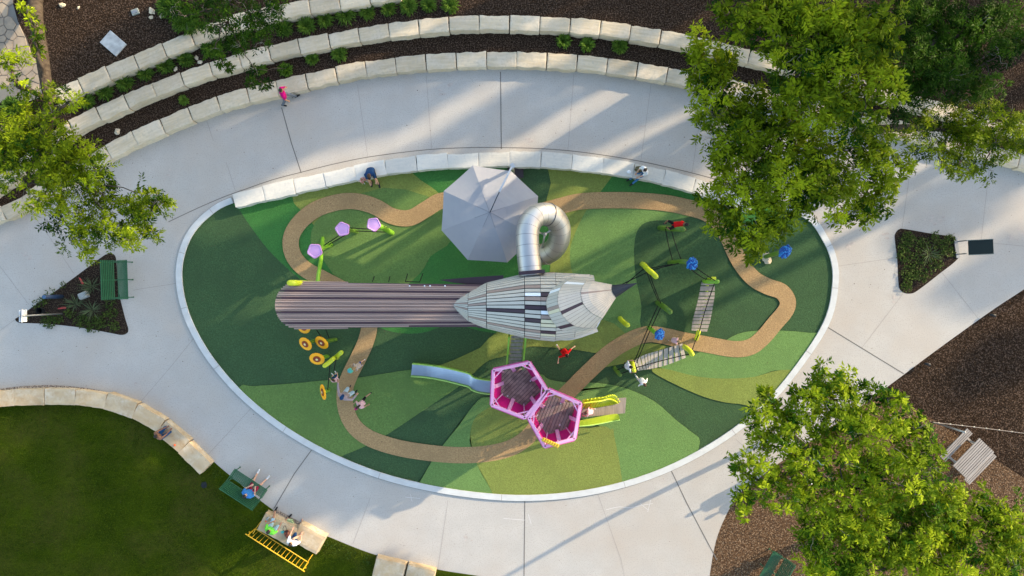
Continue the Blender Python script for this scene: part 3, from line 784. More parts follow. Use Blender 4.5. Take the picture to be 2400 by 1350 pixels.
FAR = [ # centre of the shade each tree throws (photo px), crown radius m, height, crown slenderness
 (-430,840,2.2,20,.8),(-180,720,1.6,20,.8),
 (230,420,2.8,20,.8),(120,640,2.8,21,.8),(340,700,2.0,20,.8),(150,850,2.8,22,.8),(370,930,2.2,20,.8),(150,1130,3.0,21,.8),(470,1080,2.3,20,.8),(330,1270,2.6,21,.8),
 (60,1320,2.6,20,.8),(700,1165,1.5,19,.8),(840,1150,.95,19,.8),(430,170,2.0,21,.8),(200,230,2.2,20,.8),(20,480,2.4,20,.8),
 (955,258,.5,20,2.6),(1180,265,.6,20,2.8),(1440,290,.65,21,2.4),(1600,370,.5,20,2.2),(640,310,.9,20,1.6),(540,400,1.4,21,1.0),
 (1500,435,.75,20,1.4),(1180,440,1.0,20,1.0),(1450,60,1.3,20,.9),(1600,110,1.0,21,.9),(2250,480,2.0,21,.8),(2350,640,1.5,20,.8),(2330,860,1.1,20,.8),(560,640,1.0,20,1.0),(1650,600,.6,20,1.2)]
for i,(x,y,r,z,fl) in enumerate(FAR):
    far_tree(x,y,r,z,'tall dark tree outside the picture whose long shade reaches the playground', 100+i, fl)
# ------------------------------------------------------------------ shrubs, yuccas, ground cover
def tuft(name, X, Y, z, r, label, cat, m, seed, n=260, up=.6, llen=.22, wd=.2, group=None, arch=1.0, tone=.5):
    rng = np.random.default_rng(seed); base = P(X,Y,z)
    az = rng.uniform(0, 2*np.pi, n); el = rng.uniform(.12, 1.35, n)*up + .1
    d = np.stack([np.cos(az)*np.cos(el), np.sin(az)*np.cos(el), np.sin(el)],1)
    q = rng.uniform(0,.8,n)[:,None]*r
    pos = d*q*np.array([1,1,.9]) + rng.normal(size=(n,3))*.02; pos[:,2] = np.abs(pos[:,2])+.02
    out = unit(d + rng.normal(size=(n,3))*.3 + np.array([0,0,-.25*arch]))
    nn = unit(rng.normal(size=(n,3))*.4 + np.array([0,0,1.]))
    L = llen*rng.uniform(.6,1.2,n); T = np.clip(tone+rng.uniform(-.35,.35,n),0,1)
    o = leaf_mesh(name, pos, out, nn, L, L*wd, T, m, None)
    o.location = base
    return tag(o, label, cat, group)
up = [(207,238),(250,217),(295,195),(343,172),(390,155),(437,140),(668,70),(720,62),(764,48),(812,36),(862,30),(912,20),(960,17),(1005,12),(1055,14)]
for i,(X,Y) in enumerate(up):
    r = .34+.1*((i*7)%5)/5 + (.12 if X == 812 else 0)
    tuft('grassy_shrub', X, Y, ZB-.05, r, f'spiky green shrub in the middle terrace bed, {ordinal(i)} counting from the left', 'shrub', L_shrub, 300+i, n=420, group='shrubs planted in the middle terrace', tone=.5 if X<700 else .75)  # paler leaves along the lit stretch of bed, sunlight put into their tone
lo = [(432,236,.16,'tiny sprout'),(612,162,.3,'dim loose shrub'),(672,165,.28,'dim sparse shrub'),(732,138,.3,'bright round shrub'),(797,127,.38,'tallest bright shrub'),(1320,97,.34,'leafy yellow-green shrub'),(1376,106,.34,'open forked yellow-green shrub'),(1452,109,.38,'darker rounded shrub')]
lo_w = ['far left in the lower terrace','under hanging twigs in the lower terrace','just right of the hanging twigs in the lower terrace','left of the tallest shrub in the lower terrace','near the left end of the pale mulch in the lower terrace','first of three right of centre in the lower terrace','middle of three right of centre in the lower terrace','last of three right of centre in the lower terrace']
for i,(X,Y,r,l) in enumerate(lo):
    tuft('leafy_shrub', X, Y, ZC-.05, r, f'{l} {lo_w[i]}', 'shrub', L_shrub, 330+i, n=int(1500*r), llen=.17, wd=.34, group='shrubs planted in the lower terrace', tone=.8)
# bushes by the top-left tree
for i,(X,Y,r,l) in enumerate([(500,112,.6,'wide feathery bush in the middle terrace under the tree'),(560,100,.5,'second feathery bush in the middle terrace under the tree'),(400,20,.6,'dark bush beside the white rocks at the top'),(440,55,.7,'dark bush just above the topmost stone row'),(30,250,.4,'small bush on the flagstone path edge')]):
    tuft('bush', X, Y, (ZB if i<2 else ZA)-.05, r, l, 'bush', L_shrub, 350+i, n=900, llen=.2, wd=.3, tone=.35)
# yuccas
for i,(X,Y,r,l) in enumerate([(217,672,.55,'spiky yucca nearest the green bench'),(178,712,.5,'spiky yucca between the grey box and the blue post'),(218,727,.52,'spiky yucca below the grey box')]):
    o = tuft('yucca', X, Y, .03, .1, l, 'yucca', L_yucca, 370+i, n=64, up=.75, llen=.56, wd=.045, group='yuccas in the planter by the green bench', arch=.3)
tuft('yucca', 2176, 595, .03, .1, 'pale spiky yucca in the middle of the right-hand planter', 'yucca', L_yucca, 380, n=60, up=.75, llen=.55, wd=.04, arch=.3)
# red torch blooms on yucca
M_red = mat('red_bloom', (0.35,0.05,0.05), 0.7, var=.3, vscale=20)
for (X,Y,a,l) in ((197,664,1.9,'red bloom spike beside the yucca nearest the bench'),(156,721,3.3,'red bloom spike lying left of the middle yucca')):
    mb = MB(); mb.capsule((0,0,.1),.05,(math.cos(a)*.25,math.sin(a)*.25,.2),.03)
    o = mb.build('bloom_spike', M_red, smooth=True); o.location = P(X,Y,.05); tag(o,l,'flower')
def cover(name, label, spots, m, seed, n, llen=.12, z=.02):
    rng = np.random.default_rng(seed); PP = []
    for (X,Y,r,k) in spots:
        c = P(X,Y,z); k = int(k*.4); a = rng.uniform(0,6.283,k); q = np.sqrt(rng.uniform(0,1,k))*r
        PP.append(np.stack([c.x+np.cos(a)*q, c.y+np.sin(a)*q, z+rng.uniform(0,.12,k)],1))
    pos = np.concatenate(PP); n = len(pos)
    a = rng.uniform(0,6.283,n)
    d = unit(np.stack([np.cos(a),np.sin(a),rng.uniform(.0,.8,n)],1)); nn = unit(rng.normal(size=(n,3))*.4+np.array([0,0,1.]))
    L = llen*rng.uniform(.5,1.3,n)
    o = leaf_mesh(name, pos, d, nn, L, L*.4, rng.uniform(0,1,n), m, None)
    return tag(o, label, 'ground cover', kind='stuff')
cover('ground_cover', 'low mixed green plants covering the right-hand planter', [(2125,560,.35,500),(2160,575,.4,500),(2200,575,.35,450),(2220,590,.3,300),(2120,600,.35,450),(2150,610,.4,400),(2190,615,.4,500),(2130,640,.4,600),(2160,645,.35,400),(2122,670,.25,300),(2115,580,.25,200),(2190,552,.2,160),(2225,560,.25,250)], L_grnd, 390, 0)
cover('ground_cover', 'thin green plants along the lower edge of the left planter', [(115,752,.35,420),(140,748,.2,150),(195,752,.35,420),(225,760,.35,350),(245,750,.35,250),(265,735,.3,220),(260,710,.3,150),(165,735,.2,180),(90,715,.25,160),(105,705,.2,140),(120,690,.25,100),(270,765,.25,200),(210,772,.12,90),(60,742,.2,90),(150,668,.2,60)], L_grnd, 391, 0)
cover('weeds', 'sparse weeds in the shaded soil by the lawn wall', [(20,478,.3,120),(60,480,.2,60)], L_grnd, 392, 0)
cover('lawn_blades', 'taller grass blades fringing the lawn edge', [(x,y,.25,60) for x,y in [p for p in offset_line(lawn_edge,-16) if 480<p[0]<1150][::2]], L_grnd, 393, 0, .09)
# blades scattered on the whole lawn give it a nap
rng = np.random.default_rng(5); nb = 60000
X = rng.uniform(-20,1150,nb); Y = rng.uniform(940,1365,nb)
lx = np.array([p[0] for p in lawn_edge]); ly = np.array([p[1] for p in lawn_edge])
keep = Y > np.interp(X, lx, ly) + np.where(X < 470, 32, 3)
X, Y = X[keep], Y[keep]; nb = len(X); a = rng.uniform(0,6.283,nb)
pos = np.stack([(X-1200)/PXM, (675-Y)/PXM, np.full(nb,.006)],1)
d = unit(np.stack([np.cos(a)*.7,np.sin(a)*.7,rng.uniform(.3,1.2,nb)],1)); nn = unit(rng.normal(size=(nb,3))+np.array([0,0,.5]))
L = rng.uniform(.05,.11,nb)
L_lawn = leaf_mat('lawn_blade_green', (0.02,0.045,0.003), (0.085,0.13,0.01), .25)
tag(leaf_mesh('grass', pos, d, nn, L, L*.22, np.clip(rng.normal(.4,.25,nb)+.25*np.sin(X*.02)*np.cos(Y*.017),0,1), L_lawn, None), 'short mown grass of the round lawn', 'grass', kind='stuff')
# bark chips, coarse, over the beds
def chips_stuff(name, label, region, n, seed, m, zf, smin=.02, smax=.07):
    rng = np.random.default_rng(seed)
    pts = []
    while len(pts) < n:
        X, Y = rng.uniform(region[0],region[1]), rng.uniform(region[2],region[3])
        z = zf(X,Y)
        if z is not None: pts.append(tuple(P(X,Y,z)))
    pos = np.array(pts); a = rng.uniform(0,6.283,n)
    d = unit(np.stack([np.cos(a),np.sin(a),rng.uniform(-.1,.25,n)],1)); nn = unit(rng.normal(size=(n,3))*.4+np.array([0,0,1.]))
    L = rng.uniform(smin,smax,n)
    tag(leaf_mesh(name, pos, d, nn, L, L*.45, rng.uniform(0,1,n)**2, m, None), label, 'bark chips', kind='stuff')
L_chip = leaf_mat('bark_chip', (0.022,0.014,0.009), (0.17,0.11,0.07), 0.0)
lin = lambda line: (np.array([p[0] for p in line]), np.array([p[1] for p in line]))
cx,cy = lin(RC); bx,by = lin(RB); ax_,ay_ = lin(RA); mx_ = sorted(mulch_edge); ex,ey = lin(mx_)
def z_terr(X,Y):
    yc, yb = np.interp(X,cx,cy), np.interp(X,bx,by)
    if Y > yc-16: return None
    if Y > yb+16: return ZC-.06
    if Y > yb-16: return None
    ya = np.interp(X,ax_,ay_) if 120 < X < 960 else -99
    if X < 120: return None
    if Y > ya+16: return ZB-.06
    if Y > ya-16: return None
    return ZA-.06
chips_stuff('bark_chips', 'coarse bark mulch on the terraces', (0,2400,0,400), 26000, 8, L_chip, z_terr)
chips_stuff('bark_chips', 'pale wood chips at the lower right', (1660,2400,700,1350), 24000, 9, L_chip, lambda X,Y: -.008 if Y > np.interp(X,ex,ey)+3 else None)
# ------------------------------------------------------------------ the bird playhouse
M_pg = mat('grey_plank', (0.5,0.48,0.43), 0.6, vscale=2, col2=(0.42,0.41,0.375), detail=5)
M_pt = mat('taupe_plank', (0.33,0.255,0.225), 0.6, vscale=2, col2=(0.28,0.215,0.19))
M_pd = mat('plum_plank', (0.055,0.035,0.05), 0.55, var=.2)
M_pw = mat('white_panel', (0.8,0.85,0.9), 0.35, var=.05)
M_pc = mat('cream_plank', (0.62,0.58,0.42), 0.6, var=.1)
M_pl = mat('pale_plank', (0.64,0.58,0.5), 0.6, vscale=2, col2=(0.48,0.44,0.39))
M_seam = mat('seam_backing', (0.05,0.05,0.05), 0.9)
M_tail = mat('mauve_brown_slat', (0.39,0.285,0.245), 0.6, vscale=1.5, col2=(0.31,0.225,0.195), stretch=(.3,3,3))
M_taild = mat('dark_plum_slat', (0.07,0.04,0.055), 0.6, var=.2)
M_beak = mat('beak_slate', (0.03,0.036,0.05), 0.5, vscale=1.5, col2=(0.022,0.027,0.04))
M_steel = mat('brushed_steel', (0.6,0.58,0.56), 0.5, 1.0, vscale=2, col2=(0.5,0.5,0.51), stretch=(1,1,1))
M_steeld = mat('steel_seam', (0.25,0.24,0.25), 0.4, 1.0)
M_post = mat('dark_post_metal', (0.06,0.045,0.05), 0.5, 0.3)
bird = thing('bird_playhouse', P(1250,705,0), 'huge wooden bird-shaped playhouse with long brown tail, grey plank body and dark beak', 'playhouse')
B0 = Vector(bird.location)
def bb(mb, name, mats, **k):
    mb.v = [tuple(Vector(v)-B0) for v in mb.v]
    return mb.build(name, mats, bird, **k)
# tail: long slats with stepped heights in a shallow barrel, seen from x=645 to 1160
mb = MB(); NS = 27
rt = random.Random(4)
for i in range(NS):
    t = (i+.5)/NS; v = 2*t-1
    yl = 658 + 114*t; yr = 664 + 105*t
    h = .55*math.sqrt(max(0,1-v*v*.95))
    zl, zr = 4.35+h + (.045 if i%2 else 0)+rt.uniform(-.02,.02), 3.75+h*.8 + (.045 if i%2 else 0)
    xe = 700 - 55*math.sqrt(max(0,1-(v*1.02)**2)) if abs(v) < .98 else 700
    x1 = 1175
    if i in (0, NS-1): x1 = 816
    elif i in (1, NS-2): x1 = 958
    elif i in (2, NS-3): x1 = 1150
    f = (x1-645)/(1175-645)
    a = P(xe, yl, zl); b = P(x1, yl+(yr-yl)*f, zl+(zr-zl)*f)
    dark = i in (5, 9, 17, 23)
    mid = a.lerp(b,.45)+Vector((0,0,.05))
    for p,q in ((a,mid),(mid,b)):
        mb.beam(p, q, .058 if not dark else .05, .07, 1 if dark else 0)
bb(mb, 'tail_slats', [M_tail, M_taild])
mb = MB()  # dark decking under the slats closes the gaps
for k in range(12):
    t0, t1 = .03+.94*k/12, .03+.94*(k+1)/12
    def tp(t, side):
        v = 2*t-1; h = .55*math.sqrt(max(0,1-v*v*.95))
        if side: return P(1170, 664+105*t, 3.66+h*.8)
        return P(709-52*math.sqrt(max(0,1-v*v)), 658+114*t, 4.25+h)
    a,b,c,d = tp(t0,0),tp(t0,1),tp(t1,1),tp(t1,0)
    dn = Vector((0,0,-.08))
    mb.add([a,b,c,d,a+dn,b+dn,c+dn,d+dn],[(0,1,2,3),(7,6,5,4),(0,3,7,4),(1,5,6,2)])
bb(mb, 'tail_deck', M_taild)
# body: stations along x with image half-outline, widest height and ridge height
ST = [(1060,704,724,3.9,4.35),(1098,684,753,3.7,4.8),(1141,664,768,3.5,5.2),(1229,643,789,3.4,5.75),(1265,641,794,3.4,5.9),(1300,640,797,3.4,5.85),(1345,642,792,3.4,5.5),(1392,646,780,3.4,4.9)]
def body_pt(s, t, off=0.0):
    """s: float station index, t in 0..1 across from the upper edge to the lower edge of the picture"""
    i = min(int(s), len(ST)-2); f = s-i
    X, y0, y1, zw, zt = [ST[i][k]*(1-f)+ST[i+1][k]*f for k in range(5)]
    th = math.pi*(1-t); a = P(X,y0,zw); b = P(X,y1,zw); c = (a+b)/2; hw = abs(a.y-b.y)/2
    y = c.y - math.cos(th)*-1*-hw if False else c.y + math.cos(math.pi*t)*hw
    sn = math.sin(math.pi*t)
    z = zw + (zt-zw)*abs(sn)**.85
    xc = P(X,(y0+y1)/2,(zw+z)/2+ .2).x
    p = Vector((xc, y, z)); n = Vector((0, math.cos(math.pi*t), sn)).normalized()
    return p + n*off
NP = 25
seams = [(0,1),(1,2),(2,3),(3,4),(4,5),(5,6),(6,7)]
special = {(0,10):1,(0,13):1,(1,8):1,(1,11):1,(1,17):1,(2,7):1,(2,13):2,(2,18):1,(3,7):1,(3,9):3,(3,10):1,(3,12):2,(3,15):2,(3,18):1,
           (4,9):2,(4,10):1,(4,12):2,(4,13):3,(4,14):1,(4,15):4,(4,16):4,(4,18):2,(4,19):4,(3,2):1,(4,1):1,(3,21):1}
mb = MB(); base = MB()
for si,(s0,s1) in enumerate(seams):
    for i in range(NP):
        t0, t1 = i/NP, (i+1)/NP
        g_ = .0045
        if si >= 5: off = .02
        else: off = .035
        mi = special.get((si,i), 0)
        sa = s0
        if si == 0: sa = s0 + abs(i-12)*.045 + (i%2)*.04     # ragged feather tips
        q = [body_pt(sa+.012,t0+g_,off), body_pt(s1-.012,t0+g_,off), body_pt(s1-.012,t1-g_,off), body_pt(sa+.012,t1-g_,off)]
        q2 = [body_pt(sa+.012,t0+g_,off-.04), body_pt(s1-.012,t0+g_,off-.04), body_pt(s1-.012,t1-g_,off-.04), body_pt(sa+.012,t1-g_,off-.04)]
        mb.add(q+q2, [(0,1,2,3),(4,5,1,0),(5,6,2,1),(6,7,3,2),(7,4,0,3)], mi)
        base.add([body_pt(max(s0,.25),t0,-.012),body_pt(s1,t0,-.012),body_pt(s1,t1,-.012),body_pt(max(s0,.25),t1,-.012)],[(0,1,2,3)])
bb(mb, 'body_planks', [M_pg, M_pt, M_pd, M_pw, M_pc])
bb(base, 'body_shell', M_seam)
# belly below the widest line
mb = MB()
for side in (0,1):
    for i in range(len(ST)-1):
        p0, p1 = body_pt(i,side), body_pt(i+.999,side)
        c0, c1 = body_pt(i,.5), body_pt(i+.999,.5)
        for k in range(5):
            f0, f1 = k/5, (k+1)/5
            def lo_(p,c,f,X): 
                return Vector((p.x, c.y+(p.y-c.y)*(1-.32*f*f), p.z-(p.z-1.55 if 1.5<i<6.5 else 1.1)*f*.999))
            mb.add([lo_(p0,c0,f0,i),lo_(p1,c1,f0,i),lo_(p1,c1,f1-.04,i),lo_(p0,c0,f1-.04,i)],[(0,1,2,3)], 1 if (i*5+k+side)%4==1 else 0)
bb(mb, 'belly_planks', [M_pg, M_pt])
# head: dome of planks radiating from the beak
HR = [[(1435,667),(1433,675),(1435,684),(1440,692),(1443,699)],
      [(1377,656),(1364,672),(1361,690),(1367,713),(1385,733),(1412,747)],
      [(1343,650),(1318,668),(1307,695),(1310,722),(1324,747),(1352,766),(1392,769)],
      [(1322,651),(1294,676),(1282,703),(1284,730),(1296,755),(1318,775),(1362,781)]]
HS = [spline(r, 6) for r in HR]
HZ = [(5.1,.35),(6.25,1.15),(6.6,1.9),(6.05,1.75)]
def head_pt(j, u, off=0.0):
    """j: ring 0..3 (float), u: 0..1 along the ring"""
    k = min(int(j),2); f = j-k; q = []
    for l in (HS[k],HS[k+1]):
        i = u*(len(l)-1); m_ = min(int(i),len(l)-2); q.append((l[m_][0]+(l[m_+1][0]-l[m_][0])*(i-m_), l[m_][1]+(l[m_+1][1]-l[m_][1])*(i-m_)))
    X = q[0][0]*(1-f)+q[1][0]*f; Y = q[0][1]*(1-f)+q[1][1]*f
    ff = math.sin(f*math.pi/2) if k == 0 else f
    zt_ = HZ[k][0]*(1-ff)+HZ[k+1][0]*ff; dr = HZ[k][1]*(1-f)+HZ[k+1][1]*f
    return P(X,Y, zt_ - dr*abs((u-.42)/.58 if u>.42 else (u-.42)/.42)**2.2 + off)
NH = 20
mb = MB(); base = MB()
hs = {(0,7):1,(1,11):2,(1,2):3,(2,4):3,(2,9):1,(2,10):4,(2,15):2}
for j in range(3):
    for i in range(NH):
        mi = hs.get((j,i), 5 if j == 0 else 0); sub = 4; e = .03
        for s_ in range(sub):
            r0 = j+s_/sub; r1 = j+(s_+1)/sub - (.012 if s_ == sub-1 else 0); o_ = .03-.012*j
            mb.add([head_pt(r0,(i+e)/NH,o_), head_pt(r1,(i+e)/NH,o_), head_pt(r1,(i+1-e)/NH,o_), head_pt(r0,(i+1-e)/NH,o_)], [(0,1,2,3)], mi)
            base.add([head_pt(r0,i/NH,-.02), head_pt(r1,i/NH,-.02), head_pt(r1,(i+1)/NH,-.02), head_pt(r0,(i+1)/NH,-.02)], [(0,1,2,3)])
bb(mb, 'head_planks', [M_pg, M_pt, M_pd, M_pw, M_pc, M_pl], smooth=False)
mbk = MB()
for k in (0, 1):
    for s_ in range(12):
        a, b = head_pt(3*s_/12,k,.02), head_pt(3*(s_+1)/12-.001,k,.02); dn = Vector((0,0,-.9)); mbk.add([a,b,b+dn,a+dn],[(0,1,2,3)])
for k in range(NH):
    a, b = head_pt(3,k/NH,-.01), head_pt(3,(k+1)/NH,-.01); dn = Vector((-.05,0,-.8)); mbk.add([a,b,b+dn,a+dn],[(0,1,2,3)])
bb(base, 'head_shell', M_seam); bb(mbk, 'head_rim', M_pl)
# wing edges folded along the sides, and bright rims of the throat opening
def ribbon(name, line, wdt, m, drop=.25):
    mb = MB(); ln = spline(line, 5)
    for i in range(len(ln)-1):
        a, b = ln[i], ln[i+1]
        wa, wb = wdt(i/(len(ln)-1)), wdt((i+1)/(len(ln)-1))
        p0, p1 = P(*a), P(*b); d = (p1-p0).normalized(); s_ = Vector((-d.y,d.x,0))
        q0, q1 = p0+s_*wa, p1+s_*wb; dn = Vector((0,0,-drop))
        mb.add([p0,p1,q1,q0,p0+dn,p1+dn,q1+dn,q0+dn],[(0,1,2,3),(4,5,1,0),(5,6,2,1),(6,7,3,2),(7,4,0,3)])
    return bb(mb, name, m)
ribbon('wing_edge', [(1263,672,5.3),(1285,661,5.1),(1310,652,4.8),(1340,645,4.5),(1382,643,4.2)], lambda t: -.08-.2*t, M_pl, .5)
ribbon('wing_edge', [(1272,777,4.6),(1310,788,4.3),(1345,785,4.3),(1397,765,4.3)], lambda t: -.1-.13*t, M_pl, .5)
ribbon('throat_rim', [(1441,697,4.75),(1428,716,4.6),(1412,737,4.4),(1402,758,4.2),(1396,768,4.1)], lambda t: .05, M_pw, .12)
# folded dark wing tips that stick out behind the shoulders
for (pts) in ([(1029,656,3.2),(1100,650,3.4),(1180,645,3.6),(1180,668,3.6),(1110,668,3.4),(1060,662,3.3)], [(1118,768,3.2),(1160,772,3.3),(1205,784,3.3),(1205,764,3.4),(1130,762,3.3)]):
    mb = MB(); v = [P(*p) for p in pts]; dn = Vector((0,0,-.12)); n = len(v)
    mb.add(v+[p+dn for p in v], [tuple(range(n)), tuple(range(2*n-1,n-1,-1))]+[(i,(i+1)%n,n+(i+1)%n,n+i) for i in range(n)])
    bb(mb, 'wing_tip', M_pd)
mb = MB()  # beak: faceted cone
ring = [P(1434,668,4.9),P(1433,675,5.1),P(1435,684,5.2),P(1440,692,5.1),P(1443,698,4.8),P(1439,683,4.5)]
tip = P(1495,663,5.0); mb.add(ring+[tip], [(i,(i+1)%6,6) for i in range(6)]+[(5,4,3,2,1,0)])
bb(mb, 'beak', M_beak)
# supports under body and tail, doorway frame of the tube slide
for (X,Y,z1) in ((1130,690,3.9),(1130,740,3.9),(1230,690,3.2),(1230,745,3.2),(1330,690,3.2),(1330,745,3.2),(800,690,4.2),(800,735,4.2),(950,690,3.9),(950,735,3.9)):
    mb = MB(); p = P(X,Y,0); mb.tube([p+Vector((0,0,-.2)), p+Vector((0,0,z1))], .06, 10); bb(mb, 'support_post', M_post, smooth=True)
mb = MB(); mb.beam(P(1216,641,4.35),P(1276,636,4.35),.14,.9); bb(mb,'slide_collar',M_pd)
mb = MB(); mb.sheet([(q.x-0,q.y) for q in (P(1180,670,1.6),P(1360,670,1.6),P(1360,765,1.6),P(1180,765,1.6))],1.6); bb(mb,'floor_deck',M_pt)
# small roof lights on the tail
for X in (960,995,1008,1043):
    mb = MB(); p = P(X,670,4.45); mb.box((p.x,p.y,p.z),(.05,.05,.04)); bb(mb,'roof_stud',M_pw)

# ------------------------------------------------------------------ steel tube slide
TS = thing('tube_slide', P(1275,560,0), 'shiny steel tube slide curling from the side of the bird playhouse to the ground', 'slide')
T0 = Vector(TS.location)
cl = [(1244,648,4.15),(1241,620,4.12),(1238,590,4.08),(1236,560,4.0),(1238,535,3.9),(1247,515,3.75),(1262,504,3.55),(1281,502,3.3),(1298,510,3.0),(1309,526,2.7),(1312,548,2.4),(1307,570,2.05),(1294,587,1.7),(1276,596,1.4),(1258,597,1.1),(1244,590,.85)]
cp = [P(*p) for p in spline(cl, 5)]
mb = MB(); mb.tube([p-T0 for p in cp], .465, 32, caps=False)
o = mb.build('slide_tube', M_steel, TS, smooth=True)
so = o.modifiers.new('wall','SOLIDIFY'); so.thickness = .012; so.offset = 1
for i in list(range(4, len(cp)-2, 4)):
    d = (cp[i+1]-cp[i-1]).normalized()
    mb = MB(); mb.tube([cp[i]-d*.009-T0, cp[i]+d*.009-T0], .478 if i not in (36,64) else .51, 32)
    mb.build('tube_seam', M_steeld, TS, smooth=False)
mb = MB(); e = cp[-1]; mb.tube([e+(cp[-1]-cp[-3]).normalized()*.01-T0, e+(cp[-1]-cp[-3]).normalized()*.04-T0], .49, 32); mb.build('exit_ring', M_steeld, TS)
mb = MB(); c = P(1277,549,3.0)
mb.tube([P(1277,549,-.2)-T0, c-T0], .055, 12)
for q in ((1250,540,3.5),(1300,533,2.8),(1270,585,1.7)):
    mb.tube([c-T0+Vector((0,0,-.1)), P(*q)-T0], .04, 8)
mb.capsule(c-T0,.09,c-T0+Vector((0,0,.06)),.09)
mb.build('support_post', M_steel, TS, smooth=True)

# ------------------------------------------------------------------ cantilever umbrella
M_can = mat('grey_canvas', (0.34,0.335,0.345), 0.8, vscale=1.2, col2=(0.29,0.29,0.315), detail=5, bump=.15, bscale=5)
M_cand = mat('canvas_seam', (0.22,0.22,0.25), 0.8)
M_alu = mat('aluminium', (0.55,0.58,0.6), 0.35, 0.9)
UM = thing('cantilever_umbrella', P(1203,405,0), 'large grey octagonal cantilever umbrella standing at the white seat wall', 'umbrella')
U0 = Vector(UM.location)
vx = [(1040,448),(1108,388),(1198,401),(1261,460),(1256,553),(1189,615),(1096,609),(1035,540)]
hub = P(1148,498,3.25); ed = [P(x,y,2.75) for x,y in vx]
mb = MB()
NG, NRr = 6, 8
for i in range(8):
    a, b = ed[i], ed[(i+1)%8]
    for r in range(NRr):
        for s_ in range(NG):
            def q(rr, ss):
                f = rr/NRr; e_ = a.lerp(b, ss/NG); p = hub.lerp(e_, f)
                sag = math.sin(math.pi*ss/NG)*(.025*f + .01); 
                inn = (hub - p); inn.z = 0
                edge = inn*(.004*math.sin(math.pi*ss/NG)*f**2)
                return p + Vector((0,0,.5*(1-(1-f)**2)*0.0 + .1*math.sin(math.pi*f) - sag)) + edge - U0
            mb.add([q(r,s_),q(r+1,s_),q(r+1,s_+1),q(r,s_+1)],[(0,1,2,3)])
o = mb.build('canopy', M_can, UM)
bm = bmesh.new(); bm.from_mesh(o.data); bmesh.ops.remove_doubles(bm, verts=bm.verts[:], dist=.001); bm.to_mesh(o.data); bm.free()
so = o.modifiers.new('cloth','SOLIDIFY'); so.thickness = .006
mb = MB()  # vented cap on top
rc = [hub.lerp(e_, .34)+Vector((0,0,.075)) for e_ in ed]
tp_ = hub + Vector((0,0,.1)); mb.add([p-U0 for p in rc]+[tp_-U0], [(i,(i+1)%8,8) for i in range(8)])
o = mb.build('vent_cap', M_can, UM); so = o.modifiers.new('cloth','SOLIDIFY'); so.thickness = .005
for i,e_ in enumerate(ed):
    mb = MB()
    mb.tube([hub-U0+Vector((0,0,-.06)), hub.lerp(e_,.5)-U0+Vector((0,0,.03)), e_-U0+Vector((0,0,-.04))], .014, 6); mb.build('rib', M_alu, UM)
    sm = MB(); sm.tube([rc[i]-U0+Vector((0,0,.005)), tp_-U0+Vector((0,0,.01))], .008, 5); sm.build('cap_seam', M_cand, UM)
mb = MB(); mb.tube([Vector((0,0,-.2)), P(1201,392,3.3)-U0], .07, 12); mb.build('mast', M_alu, UM, smooth=True)
mb = MB(); mb.beam(P(1201,388,3.5)-U0, P(1170,450,3.72)-U0, .07, .09); mb.build('arm', M_alu, UM)
mb = MB(); mb.tube([P(1172,447,3.72)-U0, P(1163,465,3.6)-U0, P(1149,497,3.38)-U0], .018, 8); mb.build('arm_cable', M_beak, UM)
mb = MB(); mb.box(tuple(P(1201,389,3.45)-U0), (.16,.2,.22), R(25)); mb.build('hinge_box', M_alu, UM)
mb = MB(); mb.box((.1,0,.05),(.75,.5,.1)); mb.build('base_plate', M_post, UM)

# ------------------------------------------------------------------ pink flower towers
M_pink = mat('light_pink_metal', (0.86,0.43,0.66), 0.4, vscale=3, col2=(0.8,0.37,0.6), coat=.2)
M_mag = mat('magenta_panel', (0.7,0.012,0.22), 0.45, vscale=2, col2=(0.5,0.01,0.18))
M_hot = mat('hot_pink_edge', (0.75,0.1,0.4), 0.45, var=.1)
M_deck = mat('weathered_deck', (0.42,0.32,0.265), 0.8, vscale=2.5, col2=(0.21,0.16,0.14), stretch=(1.5,1.5,1.5), detail=9, contrast=.14)
M_deck2 = mat('pale_weathered_deck', (0.36,0.31,0.275), 0.8, vscale=2.5, col2=(0.24,0.205,0.18), stretch=(4,.6,4), detail=7, contrast=.2)
M_grn = mat('leaf_green_metal', (0.2,0.42,0.03), 0.4, vscale=3, col2=(0.15,0.34,0.02), coat=.2)
M_dgrn = mat('dark_leaf_green', (0.1,0.2,0.02), 0.45, vscale=4, col2=(0.07,0.15,0.015), coat=.2)
M_yel = mat('chartreuse_metal', (0.55,0.6,0.03), 0.4, vscale=4, col2=(0.45,0.52,0.02), coat=.2)
M_lgrn = mat('pale_green_rim', (0.32,0.52,0.12), 0.4, var=.1, coat=.2)
